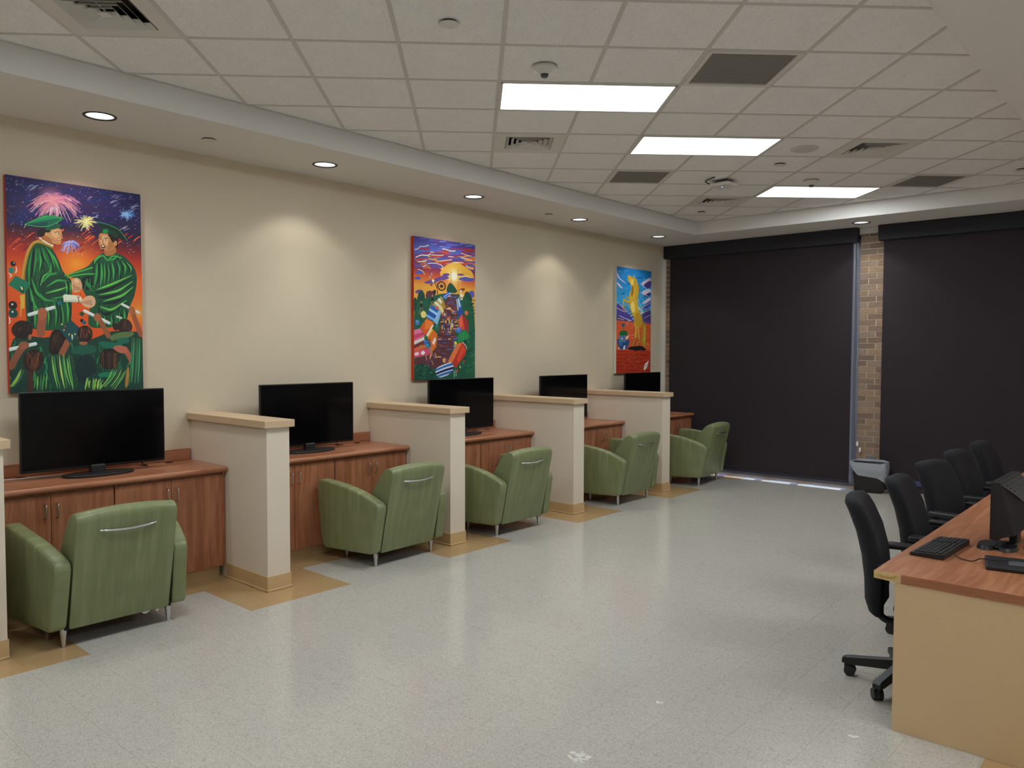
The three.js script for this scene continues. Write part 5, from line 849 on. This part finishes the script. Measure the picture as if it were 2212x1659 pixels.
// ---------------------------------------------------------------- black office chairs (front towards +x)
{
  const o = thing('office_chair', '', 'office chair', [0, 0, 0], 0, 'black swivel chairs along the desk'); o.userData.base = 'office_chair';
  // backrest: padded slab lofted along its height
  const prof = [[0.40, -0.135, 0.185, 0.026], [0.415, -0.14, 0.205, 0.038], [0.47, -0.15, 0.215, 0.045], [0.58, -0.15, 0.228, 0.05], [0.70, -0.165, 0.235, 0.05], [0.82, -0.195, 0.234, 0.048], [0.92, -0.235, 0.225, 0.046], [0.965, -0.257, 0.212, 0.044], [0.988, -0.267, 0.19, 0.032], [0.996, -0.27, 0.13, 0.014]];
  const n = 32, v = [], f = [];
  prof.forEach(([y, x, w, t]) => { for (let i = 0; i < n; i++) { const a = i / n * Math.PI * 2, c = Math.cos(a), s = Math.sin(a), zz = Math.sign(c) * Math.abs(c) ** 0.45 * w, xx = Math.sign(s) * Math.abs(s) ** 0.75 * t; v.push(x + xx + 0.035 * (zz / 0.23) ** 2, y, zz); } });
  for (let k = 0; k + 1 < prof.length; k++) for (let i = 0; i < n; i++) { const j = (i + 1) % n; f.push(k * n + i, k * n + j, (k + 1) * n + j, k * n + i, (k + 1) * n + j, (k + 1) * n + i); }
  for (const [k, flip] of [[0, 0], [prof.length - 1, 1]]) { const ci = v.length / 3; v.push(prof[k][1], prof[k][0], 0); for (let i = 0; i < n; i++) { const j = (i + 1) % n; if (flip) f.push(ci, k * n + i, k * n + j); else f.push(ci, k * n + j, k * n + i); } }
  const g = new THREE.BufferGeometry(); g.setAttribute('position', new THREE.Float32BufferAttribute(v, 3)); g.setIndex(f); g.computeVertexNormals();
  { const p = g.attributes.position, uv = new Float32Array(p.count * 2); for (let i = 0; i < p.count; i++) { uv[i * 2] = p.getZ(i) / 0.15; uv[i * 2 + 1] = p.getY(i) / 0.15; } g.setAttribute('uv', new THREE.BufferAttribute(uv, 2)); }
  // make sure normals point outwards
  part(o, 'backrest', g, M.fabric);
  part(o, 'seat', uvBox(rbox(-0.045, 0.40, 0.43, 0.50, -0.24, 0.24, 0.034, 4), 'x', 0.15), M.fabric);
  part(o, 'seat_pan', rbox(-0.01, 0.36, 0.395, 0.435, -0.2, 0.2, 0.014, 2), M.deepPlastic);
  part(o, 'back_bar', tube([[-0.125, 0.47, 0], [-0.128, 0.40, 0], [-0.115, 0.355, 0], [-0.075, 0.335, 0], [-0.03, 0.345, 0], [0.02, 0.385, 0], [0.1, 0.395, 0]], 0.019, 40, 10), M.deepPlastic, 'curved black back support bar');
  part(o, 'tilt_box', rbox(-0.005, 0.17, 0.335, 0.40, -0.07, 0.07, 0.018, 3), M.deepPlastic);
  part(o, 'knob', new THREE.CylinderGeometry(0.028, 0.028, 0.05, 20).rotateX(Math.PI / 2).translate(-0.015, 0.365, 0.06), M.deepPlastic);
  part(o, 'gas_column', new THREE.LatheGeometry([[0, 0.07], [0.032, 0.07], [0.03, 0.2], [0.0175, 0.205], [0.0165, 0.345], [0, 0.345]].map(([a, b]) => new THREE.Vector2(a, b)), 24), M.deepPlastic);
  for (const s of [1, -1]) {
    const arm = new THREE.Group(); arm.name = 'armrest'; o.add(arm);
    part(arm, 'arm_pad', rbox(-0.115, 0.135, 0.665, 0.695, s * 0.27 - 0.042, s * 0.27 + 0.042, 0.013, 3), M.blackPlastic);
    part(arm, 'arm_post', merge([rbox(0.005, 0.07, 0.43, 0.67, s * 0.27 - 0.012, s * 0.27 + 0.012, 0.008, 2), rbox(0.005, 0.07, 0.405, 0.43, s > 0 ? 0.12 : -0.28, s > 0 ? 0.28 : -0.12, 0.008, 2)]), M.deepPlastic);
  }
  for (let k = 0; k < 5; k++) {
    const a = Math.PI + k * Math.PI * 2 / 5 + 0.05, leg = new THREE.Group(); leg.name = 'base_leg'; leg.rotation.y = -a; o.add(leg);
    const s = new THREE.Shape([[0.0, 0.135], [0.03, 0.135], [0.285, 0.098], [0.3, 0.088], [0.3, 0.07], [0.26, 0.066], [0.03, 0.085], [0, 0.085]].map(([p, q]) => new THREE.Vector2(p, q)));
    part(leg, 'spoke', new THREE.ExtrudeGeometry(s, { depth: 0.034, bevelEnabled: true, bevelSize: 0.004, bevelThickness: 0.005, bevelSegments: 2 }).translate(0, 0, -0.017), M.blackPlastic);
    const ca = (k * 1.7) % 3, cw = []; for (const q of [-1, 1]) cw.push(new THREE.CylinderGeometry(0.0285, 0.0285, 0.018, 22).rotateX(Math.PI / 2).translate(-0.016, 0.0285, q * 0.0145)); cw.push(rbox(-0.036, 0.014, 0.03, 0.064, -0.008, 0.008, 0.006, 2), new THREE.CylinderGeometry(0.007, 0.007, 0.05, 10).translate(0, 0.062, 0));
    part(leg, 'caster', merge(cw).rotateY(ca).translate(0.28, 0, 0), M.blackPlastic);
  }
  const spots = [[5.10, -4.40, 0.2], [5.08, -5.19, 0.05], [5.05, -6.03, -0.2], [5.04, -6.85, -0.08], [5.05, -7.7, -0.08]];
  const lab = ['at the chipped desk corner', 'second from the chipped desk corner', 'turned slightly, third from the chipped desk corner', 'fourth from the chipped desk corner', 'fifth and farthest from the chipped desk corner'];
  spots.forEach(([x, z, t], i) => { if (!i) { o.position.set(x, 0, z); o.rotation.y = t; o.userData.label = 'black fabric swivel office chair ' + lab[0]; } else copyOf(o, [x, 0, z], t, 'black fabric swivel office chair ' + lab[i]); });
  scene.children.forEach((c) => { delete c.userData.base; });
}

scene.traverse((o) => { if (o.isMesh) { o.castShadow = o.receiveShadow = true; } if (o.isSpotLight || o.isDirectionalLight) o.castShadow = true; });
renderer.render(scene, camera);
